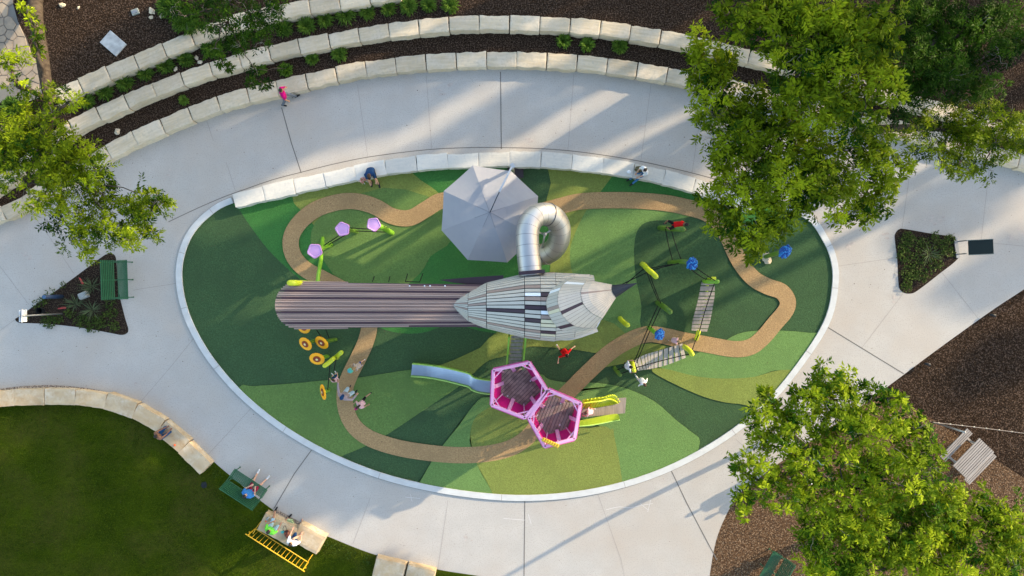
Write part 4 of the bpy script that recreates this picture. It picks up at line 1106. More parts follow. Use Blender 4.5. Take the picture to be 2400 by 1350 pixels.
def tower(label, rim, floor, zr, zf, ang, ribs, seed, openings):
    c = (sum(p[0] for p in floor)/5, sum(p[1] for p in floor)/5)
    t = thing('flower_tower', P(*c,0), label, 'play tower'); o0 = Vector(t.location)
    rp = [P(*p,zr) for p in rim]; fp_ = [P(*p,zf) for p in floor]
    cen = P(*c,zf)
    # deck planks clipped to the floor outline
    mb = MB(); d = Vector((math.cos(ang),math.sin(ang),0)); s_ = Vector((-d.y,d.x,0)); fl = [(p.x,p.y) for p in fp_]
    rr = random.Random(seed)
    for k in range(-11,12):
        lo_, hi_ = k*.135+.011, (k+1)*.135-.011
        q = [cen+d*-2+s_*lo_, cen+d*2+s_*lo_, cen+d*2+s_*hi_, cen+d*-2+s_*hi_]
        pl = clip_convex([(p.x,p.y) for p in q], fl)
        if len(pl) > 2: mb.prism([(x-o0.x,y-o0.y) for x,y in pl], zf-.05, zf+rr.uniform(-.003,.003), rr.choice((0,0,1)))
    mb.build('deck', [M_deck, M_deck2 if seed == 2 else M_deck], t)
    mb = MB(); mb.prism([(p.x-o0.x,p.y-o0.y) for p in fp_], zf-.14, zf-.06); mb.build('deck_frame', M_post, t)
    # wall panels
    for i in range(5):
        a, b, A, B_ = fp_[i], fp_[(i+1)%5], rp[i], rp[(i+1)%5]
        if i in openings: continue
        f0, f1 = .1, .9
        mid = (A+B_)/2; inw = (cen-mid); inw.z = 0; inw = inw.normalized()
        A2, B2 = A.lerp(B_,.06)+Vector((0,0,-.14)), A.lerp(B_,.94)+Vector((0,0,-.14))
        th = inw*-.03
        mb = MB(); mb.add([a-o0,b-o0,B2-o0,A2-o0,a+th-o0,b+th-o0,B2+th-o0,A2+th-o0],[(0,1,2,3),(7,6,5,4),(0,4,5,1),(1,5,6,2),(2,6,7,3),(3,7,4,0)])
        mb.build('petal_panel', M_mag, t)
    # rim beams
    for i in range(5):
        A, B_ = rp[i], rp[(i+1)%5]
        mb = MB(); e_ = (B_-A).normalized()*.03
        mb.beam(A-e_-o0, B_+e_-o0, .13, .12); mb.build('rim_beam', M_pink, t, bevel=.015)
        mid = (A+B_)/2; inw = (cen-mid); inw.z = 0; inw = inw.normalized()
        mb = MB(); mb.beam(A-inw*.085-o0+Vector((0,0,-.06)), B_-inw*.085-o0+Vector((0,0,-.06)), .025, .2); mb.build('rim_edge', M_hot, t)
        # corner brace across each corner
        C_ = rp[(i+2)%5]
        mb = MB(); mb.beam(A.lerp(B_,.72)-o0+Vector((0,0,-.02)), B_.lerp(C_,.26)-o0+Vector((0,0,-.02)), .05, .05); mb.build('corner_brace', M_pink, t)
        # slim struts and broad ribs
        g_ = fp_[i].lerp(fp_[(i+1)%5],.5)
        if i in ribs[0]:
            mb = MB(); ctr = g_.lerp(cen,.12); up_ = mid+Vector((0,0,-.1))
            mb.beam(ctr-o0, up_-o0, .17, .05); mb.build('rib', M_pink, t, bevel=.01)
        if i in ribs[1]:
            mb = MB(); cn = fp_[i].lerp(cen,.1); up_ = rp[i]+Vector((0,0,-.1))
            mb.beam(cn-o0, up_-o0, .05, .05); mb.build('strut', M_pink, t)
    for i in range(5):
        p = fp_[i].lerp(cen,.1); mb = MB(); mb.tube([Vector((p.x,p.y,-.2))-Vector((o0.x,o0.y,0)), Vector((p.x,p.y,zf-.1))-Vector((o0.x,o0.y,0))], .05, 10); mb.build('support_post', M_hot, t, smooth=True)
    return t, o0, rp, fp_
t1 = tower('pink five-sided flower tower joined to the bird and to the blue-grey slide', [(1240,850),(1157,868),(1153,949),(1230,979),(1282,916)], [(1233,862),(1176,868),(1174,925),(1229,952),(1268,917)], 2.75, 1.75, R(45), ((0,1,2,3,4),(1,2,3)), 1, (0,))
t2 = tower('pink five-sided flower tower with the yellow periscope, joined to the leaf ramp', [(1286,914),(1240,980),(1277,1046),(1346,1028),(1360,946)], [(1290,926),(1253,975),(1281,1019),(1330,1005),(1349,951)], 2.75, 1.75, R(68), ((0,1,2,3,4),(1,2,3,4)), 2, (4,))
for T_,(x,y) in ((t1,(1243,893)),(t1,(1190,928)),(t2,(1314,945)),(t2,(1312,996)),(t2,(1260,973))):
    p = P(x,y,1.76); mb = MB(); mb.tube([p-T_[1],p-T_[1]+Vector((0,0,.02))],.03,10); mb.build('deck_lamp', M_pw, T_[0])
M_amb = mat('amber_plastic', (0.8,0.5,0.04), 0.4, var=.15, vscale=12)
mb = MB(); a, b = P(1271,1029,2.9), P(1309,1046,2.9)
mb.beam(a-t2[1], b-t2[1], .16, .1)
for k in range(7): q = a.lerp(b,(k+.5)/7)-t2[1]; mb.capsule(q+Vector((0,0,.05)),.07,q+Vector((.03,.06,.09)),.05,8)
mb.build('yellow_stamen', M_amb, t2[0])
# plank stair between bird and tower
ST_ = thing('plank_stair', P(1210,820,0), 'short plank stair with green side rails between the bird and the pink tower', 'stair'); s0 = Vector(ST_.location)
a, b = P(1213,786,2.5), P(1206,862,1.78); n = 9
for k in range(n):
    q = a.lerp(b,(k+.5)/n); mb = MB(); mb.beam(q-s0-Vector((.27,0,0)), q-s0+Vector((.27,0,0)), .125, .04); mb.build('tread', M_deck2, ST_)
for sx_, nm in ((-.36,'side_rail'),(.36,'side_rail')):
    mb = MB(); mb.beam(a-s0+Vector((sx_,0,.14)), b-s0+Vector((sx_,0,.14)), .07, .3); mb.build(nm, M_grn, ST_)
# metal slide
M_slide = mat('slide_steel', (0.42,0.47,0.56), 0.35, 0.75, vscale=2, col2=(0.36,0.4,0.48))
SL = thing('metal_slide', P(1070,880,0), 'blue-grey metal slide with pale green sides running left from the pink tower', 'slide'); s0 = Vector(SL.location)
up_e = spline([(966,853,.5),(1000,856,.62),(1040,862,.95),(1080,871,1.25),(1100,877,1.4),(1110,885,1.5),(1125,889,1.58),(1150,892,1.62),(1182,893,1.62)],4)
lo_e = spline([(963,882,.5),(1000,885,.62),(1040,892,.95),(1080,902,1.25),(1098,907,1.4),(1106,914,1.5),(1122,920,1.58),(1150,924,1.62),(1178,924,1.62)],4)
mb = MB()
for i in range(len(up_e)-1):
    def bed(e, f=.0): return P(e[0],e[1],e[2]-.26)-s0
    A,B_,C_,D_ = up_e[i],up_e[i+1],lo_e[i+1],lo_e[i]
    for k in range(6):
        f0, f1 = k/6, (k+1)/6
        sg = lambda f: Vector((0,0,-.05*math.sin(math.pi*f)))
        mb.add([bed(A).lerp(bed(D_),f0)+sg(f0), bed(B_).lerp(bed(C_),f0)+sg(f0), bed(B_).lerp(bed(C_),f1)+sg(f1), bed(A).lerp(bed(D_),f1)+sg(f1)],[(0,1,2,3)])
mb.build('chute', M_slide, SL, smooth=True)
for e in (up_e, lo_e):
    mb = MB()
    for i in range(len(e)-1):
        a, b = P(*e[i])-s0, P(*e[i+1])-s0; dn = Vector((0,0,-.34)); th = Vector((0,.025,0))
        mb.add([a-th,b-th,b+th,a+th,a-th+dn,b-th+dn,b+th+dn,a+th+dn],[(0,1,2,3),(4,5,1,0),(7,6,2,3)])
    mb.build('side_wall', M_grn, SL)
    mb = MB(); mb.tube([P(*q)-s0+Vector((0,0,.01)) for q in e], .032, 8); mb.build('side_rim', M_lgrn, SL, smooth=True)
for k in range(2): mb = MB(); p = P(1167+k*9,908,1.4)-s0; mb.box(tuple(p),(.16,.6,.04)); mb.build('entry_step', M_grn, SL)
for q in ((975,868,.2),(1085,888,.95)): mb = MB(); p = P(q[0],q[1],0)-s0; mb.tube([p-Vector((0,0,.2)),p+Vector((0,0,q[2]))],.05,10); mb.build('support_post', M_grn, SL, smooth=True)
# leaf ramp
RP = thing('leaf_ramp', P(1400,955,0), 'plank ramp flanked by two yellow-green leaf panels right of the pink tower', 'ramp'); s0 = Vector(RP.location)
a, b = P(1335,962,1.75), P(1466,950,.3); n = 24
for k in range(n):
    q = a.lerp(b,(k+.5)/n)-s0; y = Vector((.03,.36,0)); mb = MB(); mb.beam(q-y,q+y,.115,.04); mb.build('plank', M_deck2, RP)
for side,(top) in enumerate(([(1366,937,1.9),(1390,933,1.8),(1415,930,1.6),(1430,925,1.4),(1440,930,1.1),(1449,944,.6)],[(1358,986,1.75),(1385,981,1.55),(1410,976,1.35),(1430,972,1.15),(1448,971,.95),(1452,982,.75)])):
    bot = [(1362,958,1.4),(1385,956,1.25),(1405,954,1.1),(1420,951,.9),(1435,949,.7),(1448,946,.5)] if side == 0 else [(1350,999,1.25),(1380,997,1.05),(1405,993,.85),(1425,989,.7),(1440,986,.6),(1452,984,.55)]
    T_, B__ = spline(top,3), spline(bot,3); mb = MB()
    for i in range(len(T_)-1):
        p,q,r_,s_ = P(*T_[i])-s0,P(*T_[i+1])-s0,P(*B__[i+1])-s0,P(*B__[i])-s0; dn = Vector((0,.0,-.04))
        mb.add([p,q,r_,s_,p+dn,q+dn,r_+dn,s_+dn],[(0,1,2,3),(7,6,5,4),(0,4,5,1),(3,2,6,7)])
    mb.build('leaf_panel', M_yel if side == 0 else M_grn2 if False else M_yel, RP)
    if side == 0:
        mid_ = [P((T_[i][0]+B__[i][0])/2,(T_[i][1]*.6+B__[i][1]*.4),max(T_[i][2],B__[i][2])+.06)-s0 for i in range(len(T_))]
        mb = MB(); mb.tube(mid_,.035,8); mb.build('leaf_vein', M_yel, RP, smooth=True)
        for i in range(1,len(T_)-1):
            mb = MB(); mb.beam(P(*T_[i])-s0+Vector((.1,0,.05)), P(*B__[i])-s0+Vector((-.1,0,.05)), .05,.06); mb.build('leaf_slat', M_yel, RP)
    else:
        mb = MB(); mb.tube([P(*q)-s0+Vector((0,-.0,.02)) for q in B__],.03,8); mb.build('leaf_vein', M_lgrn, RP, smooth=True)

# ------------------------------------------------------------------ climbing posts, ropes, flowers
def post(label, pts, r, m, grp='leaning green stem posts', cat='post', name='stem_post'):
    p0 = P(pts[0][0],pts[0][1],0); o0 = Vector(p0)
    q = [P(*p)-o0 for p in spline(pts,4)]; q = [q[0]+Vector((0,0,-.3-pts[0][2]))]+q
    mb = MB(); mb.tube(q, r, 12); mb.capsule(q[-2],r,q[-1],r,12)
    o = mb.build(name, m, smooth=True); o.location = p0
    return tag(o, label, cat, grp)
post('dark green stem post under the child in red', [(1546,534,0),(1556,535,1.0),(1575,536,1.9),(1600,537,2.3)], .12, M_dgrn)
post('tall yellow-green stem post beside the beak side of the rope course', [(1505,619,0),(1510,622,1.2),(1520,633,1.8),(1529,640,2.1),(1537,648,2.3)], .12, M_yel)
post('dark green stem post left of the large blue flower', [(1568,615,0),(1580,614,1.4),(1598,613,2.1),(1612,614,2.3)], .1, M_dgrn)
post('dark green stem post at the middle of the rope course', [(1541,709,0),(1547,713,1.0),(1560,722,1.6),(1570,731,1.8)], .12, M_dgrn)
post('green stem post carrying the lowest blue flower', [(1521,768,0),(1526,772,.9),(1536,780,1.4)], .1, M_grn)
post('short yellow-green stem post standing alone below the beak', [(1453,746,0),(1456,750,.6),(1464,757,1.1),(1471,762,1.4)], .11, M_yel)
post('yellow-green stem post at the low end of the steep plank bridge', [(1632,795,0),(1634,788,.6),(1637,778,.9)], .1, M_yel)
post('pale yellow-green stem post at the high end of the sloping plank bridge', [(1600,812,0),(1606,814,.9),(1616,822,1.3),(1622,830,1.5)], .11, M_yel)
post('small dark green stem post left of the child in white', [(1440,862,0),(1445,869,.5),(1453,879,.8)], .09, M_dgrn)
post('yellow-green stem post between the child in white and the plank bridge', [(1482,846,0),(1483,856,.8),(1486,868,1.0)], .1, M_yel)
post('green stem post lying over the top of the steep plank bridge', [(1650,660,0),(1652,660,1.0),(1665,661,1.35),(1682,660,1.5)], .09, M_grn)
post('green stem post bearing the blue flower by the tree', [(1793,602,0),(1800,600,.9),(1812,596,1.7),(1828,592,2.1)], .1, M_dgrn)
post('green stem post under the rightmost pink disc', [(919,546,0),(910,541,.7),(898,534,1.4),(890,531,1.9)], .12, M_grn)
post('green stem post under the middle pink disc', [(836,543,0),(828,541,.8),(816,539,1.8)], .1, M_dgrn)
post('green stem post under the leftmost pink disc', [(775,574,0),(766,576,.8),(752,583,1.9)], .12, M_grn)
post('long green stem post leaning from the pink discs down under the tail', [(756,558,0),(755,575,.9),(752,610,1.6),(747,640,2.2),(744,665,2.6)], .085, M_grn)
post('tall stem post whose yellow end shows over the tail corner', [(760,666,0),(745,665,2.0),(715,664,4.0),(693,663,4.9),(679,663,5.05)], .115, M_yel)
post('green stem post of the upper left sunflower', [(750,794,0),(742,797,.9),(724,803,1.8)], .085, M_dgrn)
post('dark green stem post of the upper right sunflower', [(787,796,0),(778,797,.8),(762,801,1.8)], .09, M_dgrn)
post('green stem post of the middle sunflower', [(768,835,0),(762,836,.9),(750,839,1.8)], .09, M_grn)
post('green stem post of the lowest sunflower', [(771,914,0),(768,916,.8),(762,918,1.7)], .07, M_grn)
post('bright yellow-green bent stem post between sunflowers and swing ropes', [(790,838,0),(786,838,1.2),(800,826,1.9)], .1, M_yel)
post('bright yellow-green cross stem resting above the swing ropes', [(790,838,0),(782,840,1.7),(772,849,1.9),(761,857,2.0)], .1, M_yel)
# stepping block
mb = MB(); mb.box((0,0,.9),(.2,.14,.12)); mb.box((0,0,.4),(.08,.08,.9)); o = mb.build('step_block', M_yel, bevel=.01); o.location = P(1659,653,0); tag(o,'yellow step block at the top of the steep plank bridge','step')
# ropes
M_rope = mat('black_rope', (0.015,0.015,0.014), 0.8)
def rope(label, prs, sag=.12):
    t0_ = P(prs[0][0][0], prs[0][0][1], 0)
    t = thing('climbing_rope', t0_, label, 'rope', group='black ropes strung between the stem posts')
    for a, b in prs:
        p, q = P(*a), P(*b)
        mb = MB(); mb.tube([p.lerp(q,k/8)-t0_-Vector((0,0,sag*math.sin(math.pi*k/8))) for k in range(9)], .021, 6)
        mb.build('strand', M_rope, t, smooth=True)
rope('two ropes falling from the top dark green post towards the large blue flower', [((1560,537,1.7),(1577,612,1.2)),((1573,537,1.9),(1598,612,1.9))])
rope('two ropes from the tall yellow post to the large blue flower', [((1523,634,1.7),(1604,614,2.1)),((1517,630,1.0),(1600,615,1.4))])
rope('two ropes from the tall yellow post under the beak', [((1522,636,1.7),(1455,668,1.6)),((1512,628,1.0),(1462,670,.9))])
rope('two ropes between the tall yellow post and the middle dark post', [((1521,636,1.7),(1551,716,1.3)),((1514,632,.9),(1546,712,.8))])
rope('two ropes from the middle dark post to the sloping plank bridge', [((1551,716,1.3),(1492,850,1.0)),((1544,712,.8),(1487,848,.6))])
rope('two ropes from the large blue flower to the steep plank bridge', [((1612,625,1.8),(1655,656,1.2)),((1622,620,2.0),(1676,658,1.6))])
rope('single hand rope running the length of the steep plank bridge', [((1676,660,1.5),(1638,780,1.2)),((1638,784,1.0),(1621,826,1.3))])
rope('single hand rope running the length of the sloping plank bridge', [((1490,862,1.1),(1618,829,1.4))])
rope('two short ropes left of the child in white', [((1446,867,.6),(1484,855,.7)),((1452,878,.7),(1485,866,.9))])
rope('two ropes strung between the left and middle pink discs', [((751,580,1.6),(797,550,1.7)),((770,573,.9),(822,543,1.1))],.05)
rope('two ropes strung between the middle and right pink discs', [((820,534,1.5),(868,537,1.6)),((828,541,.8),(905,544,1.0))],.05)
rope('two ropes dropping from the bright yellow stem beside the swinging child', [((774,846,1.9),(768,917,1.0)),((788,838,1.7),(783,868,.9))],.0)
rope('two ropes from under the tail to the upper right sunflower', [((741,772,1.6),(753,790,1.2)),((763,772,1.6),(773,796,.8))],.02)
rope('row of thin dark rope ends hanging beside the tail', [((873,660,1.6),(877,648,.8)),((911,660,1.6),(914,648,.8)),((950,660,1.9),(955,642,.8)),((984,660,1.9),(991,641,.8)),((950,660,1.9),(984,661,1.9))],.0)
# plank bridges
def bridge(label, L_, R_, n, z0, z1, m):
    c = ((L_[0][0]+R_[-1][0])/2, (L_[0][1]+R_[-1][1])/2)
    t = thing('plank_bridge', P(*c,0), label, 'bridge', group='plank bridges of the rope course'); o0 = Vector(t.location)
    ls, rs = spline(L_,12), spline(R_,12)
    def at(l,f): i = f*(len(l)-1); k = min(int(i),len(l)-2); return Vector(l[k]).lerp(Vector(l[k+1]), i-k)
    sp = MB(); sv = []
    for k in range(n):
        f0, f1 = (k+.1)/n, (k+.9)/n; z = z0+(z1-z0)*(k+.5)/n - .15*math.sin(math.pi*(k+.5)/n)
        q = [at(ls,f0),at(rs,f0),at(rs,f1),at(ls,f1)]; v = [P(p.x,p.y,z)-o0 for p in q]; dn = Vector((0,0,-.05))
        mb = MB(); mb.add(v+[p+dn for p in v],[(0,1,2,3),(7,6,5,4),(0,4,5,1),(1,5,6,2),(2,6,7,3),(3,7,4,0)]); mb.build('plank', m, t)
        mid0 = (v[0]+v[1])/2; mid1 = (v[3]+v[2])/2; sv += [mid0+Vector((0,0,-.1)), mid1+Vector((0,0,-.1))]
    sp.tube(sv, .07, 8); sp.build('spine', M_yel, t, smooth=True)
bridge('steep plank bridge with a yellow spine at the right of the rope course', [(1645,660),(1639,690),(1634,712),(1628,735),(1623,755),(1621,775)],[(1675,660),(1675,690),(1672,712),(1668,735),(1664,755),(1657,778)],13,.75,.55,M_deck2)
bridge('sloping sunlit plank bridge with a yellow spine below the blue flower', [(1485,845),(1510,832),(1533,825),(1567,815),(1600,805)],[(1495,869),(1515,866),(1533,863),(1567,854),(1608,838)],12,.5,.65,mat('sun_painted_deck',(0.5,0.44,0.37),0.8,vscale=2.5,col2=(0.38,0.33,0.28),stretch=(4,.8,4),detail=7))  # paler deck copy for this bridge, sunlight painted into the plank colour
# big flowers
def disc_flower(name, label, X, Y, z, r, tilt_dir, tilt, kind, grp, cat='play flower', rz=0.0):
    t = thing(name, P(X,Y,z), label, cat, group=grp)
    ax = Vector((math.cos(tilt_dir), math.sin(tilt_dir), 0))   # rotation axis
    M = Matrix.Rotation(tilt,4,ax) @ Matrix.Rotation(rz,4,'Z')
    if kind == 'sun':
        mb = MB(); n = 26; v = []; 
        for i in range(n*4):
            a = 2*math.pi*i/(n*4); rr = r*(.93+.07*abs(math.sin(a*n/2)))
            v.append((rr*math.cos(a),rr*math.sin(a)))
        mb.prism(v,-.02,.02); mb.v = [tuple(M@Vector(q)) for q in mb.v]; mb.build('petals', mat('sunflower_yellow',(0.95,0.43,0.004),0.5,vscale=5,col2=(0.85,0.35,0.004)), t)
        mb = MB(); mb.tube([(0,0,.018),(0,0,.04)], r*.5, 32); mb.v = [tuple(M@Vector(q)) for q in mb.v]; mb.build('center_ring', mat('rust_red',(0.16,0.015,0.008),0.6,vscale=30,col2=(0.28,0.05,0.01),contrast=.08), t)
        mb = MB(); mb.tube([(0,0,.035),(0,0,.06)], r*.17, 20); mb.v = [tuple(M@Vector(q)) for q in mb.v]; mb.build('center_eye', mat('cream_eye',(0.75,0.6,0.3),0.6), t)
    elif kind == 'pink':
        mb = MB(); n = 5
        pen = [(r*math.cos(2*math.pi*i/5),r*math.sin(2*math.pi*i/5)) for i in range(5)]
        o_ = spline([tuple(p) for k in range(5) for p in (pen[k], ((pen[k][0]+pen[(k+1)%5][0])*.535,(pen[k][1]+pen[(k+1)%5][1])*.535))],3,True)
        mb.prism(o_,-.06,.0); mb.v = [tuple(M@Vector(q)) for q in mb.v]; mb.build('petal_base', M_hot, t)
        mb = MB(); k0 = len(o_)
        vin = [(x*.74,y*.74,.02) for x,y in o_]; vo = [(x*.98,y*.98,.0) for x,y in o_]; vr = [(x*.88,y*.88,.05) for x,y in o_]
        mb.add(vo+vr+vin+[(0,0,.03)], [(i,(i+1)%k0,k0+(i+1)%k0,k0+i) for i in range(k0)]+[(k0+i,k0+(i+1)%k0,2*k0+(i+1)%k0,2*k0+i) for i in range(k0)]+[(2*k0+i,2*k0+(i+1)%k0,3*k0) for i in range(k0)])
        mb.v = [tuple(M@Vector(q)) for q in mb.v]; mb.build('petal_dish', mat('pink_dish',(0.6,0.36,0.68),0.45,vscale=3,col2=(0.54,0.3,0.62)), t)
    else:
        M_b1 = mat('cobalt_blue',(0.01,0.1,0.42),0.4,vscale=8,col2=(0.008,0.06,0.28)); M_b2 = mat('sky_blue_tip',(0.03,0.25,0.62),0.4,vscale=8,col2=(0.015,0.16,0.48))
        rr = random.Random(int(X)); 
        mb = MB(); mb.ell((0,0,0),(r*.75,r*.75,r*.4)); mb.v = [tuple(M@Vector(q)) for q in mb.v]; mb.build('flower_core', M_b1, t, smooth=True)
        mb = MB()
        for i in range(34):
            a = i*2.39996; q = math.sqrt((i+.5)/34); d = Vector((math.cos(a)*q, math.sin(a)*q, math.sqrt(max(0,1-q*q))*.6))
            p = Vector((d.x*r*.9,d.y*r*.9,d.z*r*.7)); mb.capsule(p*.75,.05,p+Vector((0,0,.06)),.045+.02*rr.random(),8,mi=i%2)
        mb.v = [tuple(M@Vector(q)) for q in mb.v]; mb.build('florets', [M_b1,M_b2], t, smooth=True)
for (X,Y,r,td,tl,l) in ((716,806,.33,R(-40),R(38),'yellow sunflower disc at the left of the upper pair'),(754,803,.33,R(-35),R(40),'yellow sunflower disc at the right of the upper pair'),
                     (743,841,.33,R(0),R(35),'yellow sunflower disc below the upper pair beside the bent stem'),(757,919,.34,R(-80),R(58),'narrow tilted yellow sunflower disc near the man with the cap'),(712,767,.31,R(-30),R(30),'yellow sunflower disc half hidden under the tail')):
    disc_flower('sunflower', l, X,Y,1.95,r,td,tl,'sun','sunflower discs on stems')
for (X,Y,r,l,rz) in ((876,526,.32,'pink five-sided flower disc at the right end of the arc',R(-10)),(803,537,.33,'pink five-sided flower disc in the middle of the arc',R(30)),(738,588,.34,'pink five-sided flower disc at the left end of the arc',R(-20))):
    disc_flower('pink_flower', l, X,Y,2.15,r,R(60),R(14),'pink','pink flower discs on stems',rz=rz)
for (X,Y,r,td,tl,l) in ((1619,618,.29,R(80),R(22),'cobalt blue flower head between the climbing ropes'),(1543,783,.26,R(70),R(28),'lowest blue flower head near the child in pink'),(1837,588,.33,R(40),R(38),'blue flower head on its own right of the big tree')):
    disc_flower('blue_flower', l, X,Y,2.3 if X>1600 else 1.6,r,td,tl,'blue','blue flower heads on stems')
# ------------------------------------------------------------------ benches, table, barrier, signs and small things
M_bg = mat('green_bench_metal', (0.03,0.12,0.055), 0.5, vscale=3, col2=(0.02,0.095,0.042), coat=.15)
M_wood = mat('grey_weathered_wood', (0.4,0.36,0.33), 0.8, vscale=3, col2=(0.27,0.24,0.22), stretch=(.4,5,5), detail=8, contrast=.2, bump=.3, bscale=20)
M_yb = mat('yellow_paint', (0.75,0.42,0.02), 0.45, vscale=5, col2=(0.66,0.36,0.015), coat=.2)
M_blk = mat('black_plastic', (0.012,0.014,0.018), 0.5)
M_sign = mat('sign_white', (0.78,0.79,0.8), 0.5, var=.03)
M_galv = mat('galvanised_steel', (0.32,0.33,0.34), 0.45, .7, var=.1)
M_cbox = mat('concrete_grey', (0.36,0.37,0.36), 0.85, vscale=6, col2=(0.25,0.26,0.25), detail=8)
def bench(label, X, Y, rz):
    t = thing('park_bench', P(X,Y,0), label, 'bench', rz=rz, group='green slatted metal benches')
    # local: length on x, sitter faces +y
    n = 9
    for k in range(n):
        mb = MB(); y = -.1+.42*k/(n-1); mb.box((0,y,.45-.02*math.sin(math.pi*k/(n-1))),(1.82,.036,.02)); mb.build('seat_slat', M_bg, t)
    for k in range(8):
        f = k/7; mb = MB(); mb.box((0,-.27-.32*f,.52+.42*f),(1.82,.035,.05)); mb.build('back_slat', M_bg, t)
    for x in (-.82,0,.82):
        mb = MB(); mb.tube([(x,.3,.0),(x,.3,.42),(x,-.25,.43),(x,-.62,.95)],.022,8); mb.tube([(x,-.2,.42),(x,-.32,0)],.022,8)
        mb.tube([(x-.0,.3,.01),(x,.36,.01)],.03,6); mb.build('leg', M_bg, t, smooth=True)
    for x in (-.86,.86):
        mb = MB(); mb.tube([(x,.3,.42),(x,.32,.64),(x,-.3,.66)],.02,8); mb.build('arm_rest', M_bg, t, smooth=True)
    return t
bench('green slatted bench on the right side of the left triangular planter', 295,656, R(-88))
bench('green slatted bench on the lawn edge with the person in blue', 588,1131, R(-33))
bench('green slatted bench on the wood chips at the bottom right', 1797,1330, R(60))
# picnic table
t = thing('picnic_table', P(2256,1066,0), 'weathered grey wooden picnic table with benches on dark mulch', 'picnic table', rz=R(46)); 
for k in range(9):
    mb = MB(); mb.box((0,-.42+.105*k-.0,.75),(1.75,.078,.04)); mb.build('table_plank', M_wood, t)
for y,nm in ((.82,'bench_seat'),(-.72,'bench_seat')):
    mb = MB()
    for k in range(4): mb.box((0,y+(k-1.5)*.09,.45),(1.8,.066,.04))
    mb.build(nm, M_wood, t)
for x in (-.6,.6):
    mb = MB(); mb.beam((x,-.75,.4),(x,.85,.4),.09,.05); mb.beam((x,-.3,.73),(x,-.6,0),.09,.05,up=Vector((1,0,0))); mb.beam((x,.3,.73),(x,.6,0),.09,.05,up=Vector((1,0,0))); mb.build('trestle', M_wood, t)
# string light wire
M_wire = mat('pale_wire',(0.35,0.3,0.26),.6); M_bulb = mat('glass_bulb',(0.7,0.65,0.55),.2)
t = thing('string_light', P(2186,989,0), 'thin wire of small bulbs stretched over the mulch from a slim post', 'string light'); o0 = Vector(t.location)
mb = MB(); mb.tube([(0,0,0),(0,0,2.3)],.04,8); mb.build('pole', M_galv, t, smooth=True)
q = [P(2188,990,2.35).lerp(P(2420,1018,2.5),k/16)-o0-Vector((0,0,.12*math.sin(math.pi*k/16))) for k in range(17)]
mb = MB(); mb.tube(q,.012,5); mb.build('wire', M_wire, t)
for k in range(1,16,2): mb = MB(); mb.ell(q[k]-Vector((0,0,.05)),(.03,.03,.045)); mb.build('bulb', M_bulb, t, smooth=True)
# yellow barrier
a, b = P(599,1238,.15), P(723,1317,.15); L = (b-a).length
t = thing('crowd_barrier', ((a.x+b.x)/2,(a.y+b.y)/2,0), 'yellow tubular crowd barrier standing on the lawn behind the stone seats', 'barrier', rz=math.atan2(b.y-a.y,b.x-a.x))
mb = MB(); h = L/2; mb.tube(spline([(-h,0,.16),(-h,0,1.0),(-h+.1,0,1.08),(h-.1,0,1.08),(h,0,1.0),(h,0,.16)],3),.024,10); mb.tube([(-h,0,.2),(h,0,.2)],.022,8); mb.build('frame', M_yb, t, smooth=True)
for k in range(1,15): x = -h+L*k/15; mb = MB(); mb.tube([(x,0,.2),(x,0,1.08)],.01,6); mb.build('bar', M_yb, t, smooth=True)
for x in (-h+.03,h-.03): mb = MB(); mb.tube([(x,-.35,.02),(x,-.28,.12),(x,0,.2),(x,.28,.12),(x,.36,.02)],.02,8); mb.build('foot', M_yb, t, smooth=True)
for x,s_ in ((-h-.04,-1),(h+.04,1)): mb = MB(); mb.box((x,0,.75),(.1,.03,.05)); mb.build('hook', M_yb, t)
# sign at the left planter
base = P(146,735,0)
t = thing('park_sign', base, 'white sign panel on a tall grey pole at the tip of the left planter', 'sign'); o0 = Vector(base)
mb = MB(); mb.tube([(0,0,-.2),(0,0,1.4),(0,0,2.85)],.035,10); mb.build('pole', M_galv, t, smooth=True)
mb = MB(); mb.box((-.05,0,2.5),(.02,.52,.46)); mb.build('sign_panel', M_sign, t)
# slanted sign face turned up to the sky
mb = MB(); M_ = Matrix.Translation((0,0,2.62)) @ Matrix.Rotation(R(-58),4,'Y'); mb.box((0,0,0),(.5,.56,.02),M=M_); mb.build('sign_panel', M_sign, t)
# blue bollard post
mb = MB(); mb.tube([(0,0,-.1),(-.0,0,1.25)],.09,14); o = mb.build('bollard', mat('navy_paint',(0.015,0.035,0.085),.5), smooth=True); o.location = P(146,695,0); tag(o,'dark blue round bollard at the upper edge of the left planter','bollard')
mb = MB(); mb.tube([(0,0,1.25),(0,0,1.27)],.085,14); c_ = mb.build('cap', mat('blue_cap',(0.05,0.11,0.22),.5), o)
mb = MB(); mb.tube([(0,0,0),(0,0,.3)],[.12,.15],16,caps=False); mb.tube([(0,0,.02),(0,0,.04)],.12,16); o = mb.build('bucket', M_blk, smooth=True); o.location = P(101,728,.0); tag(o,'small black pot in the left planter next to the sign pole','pot')
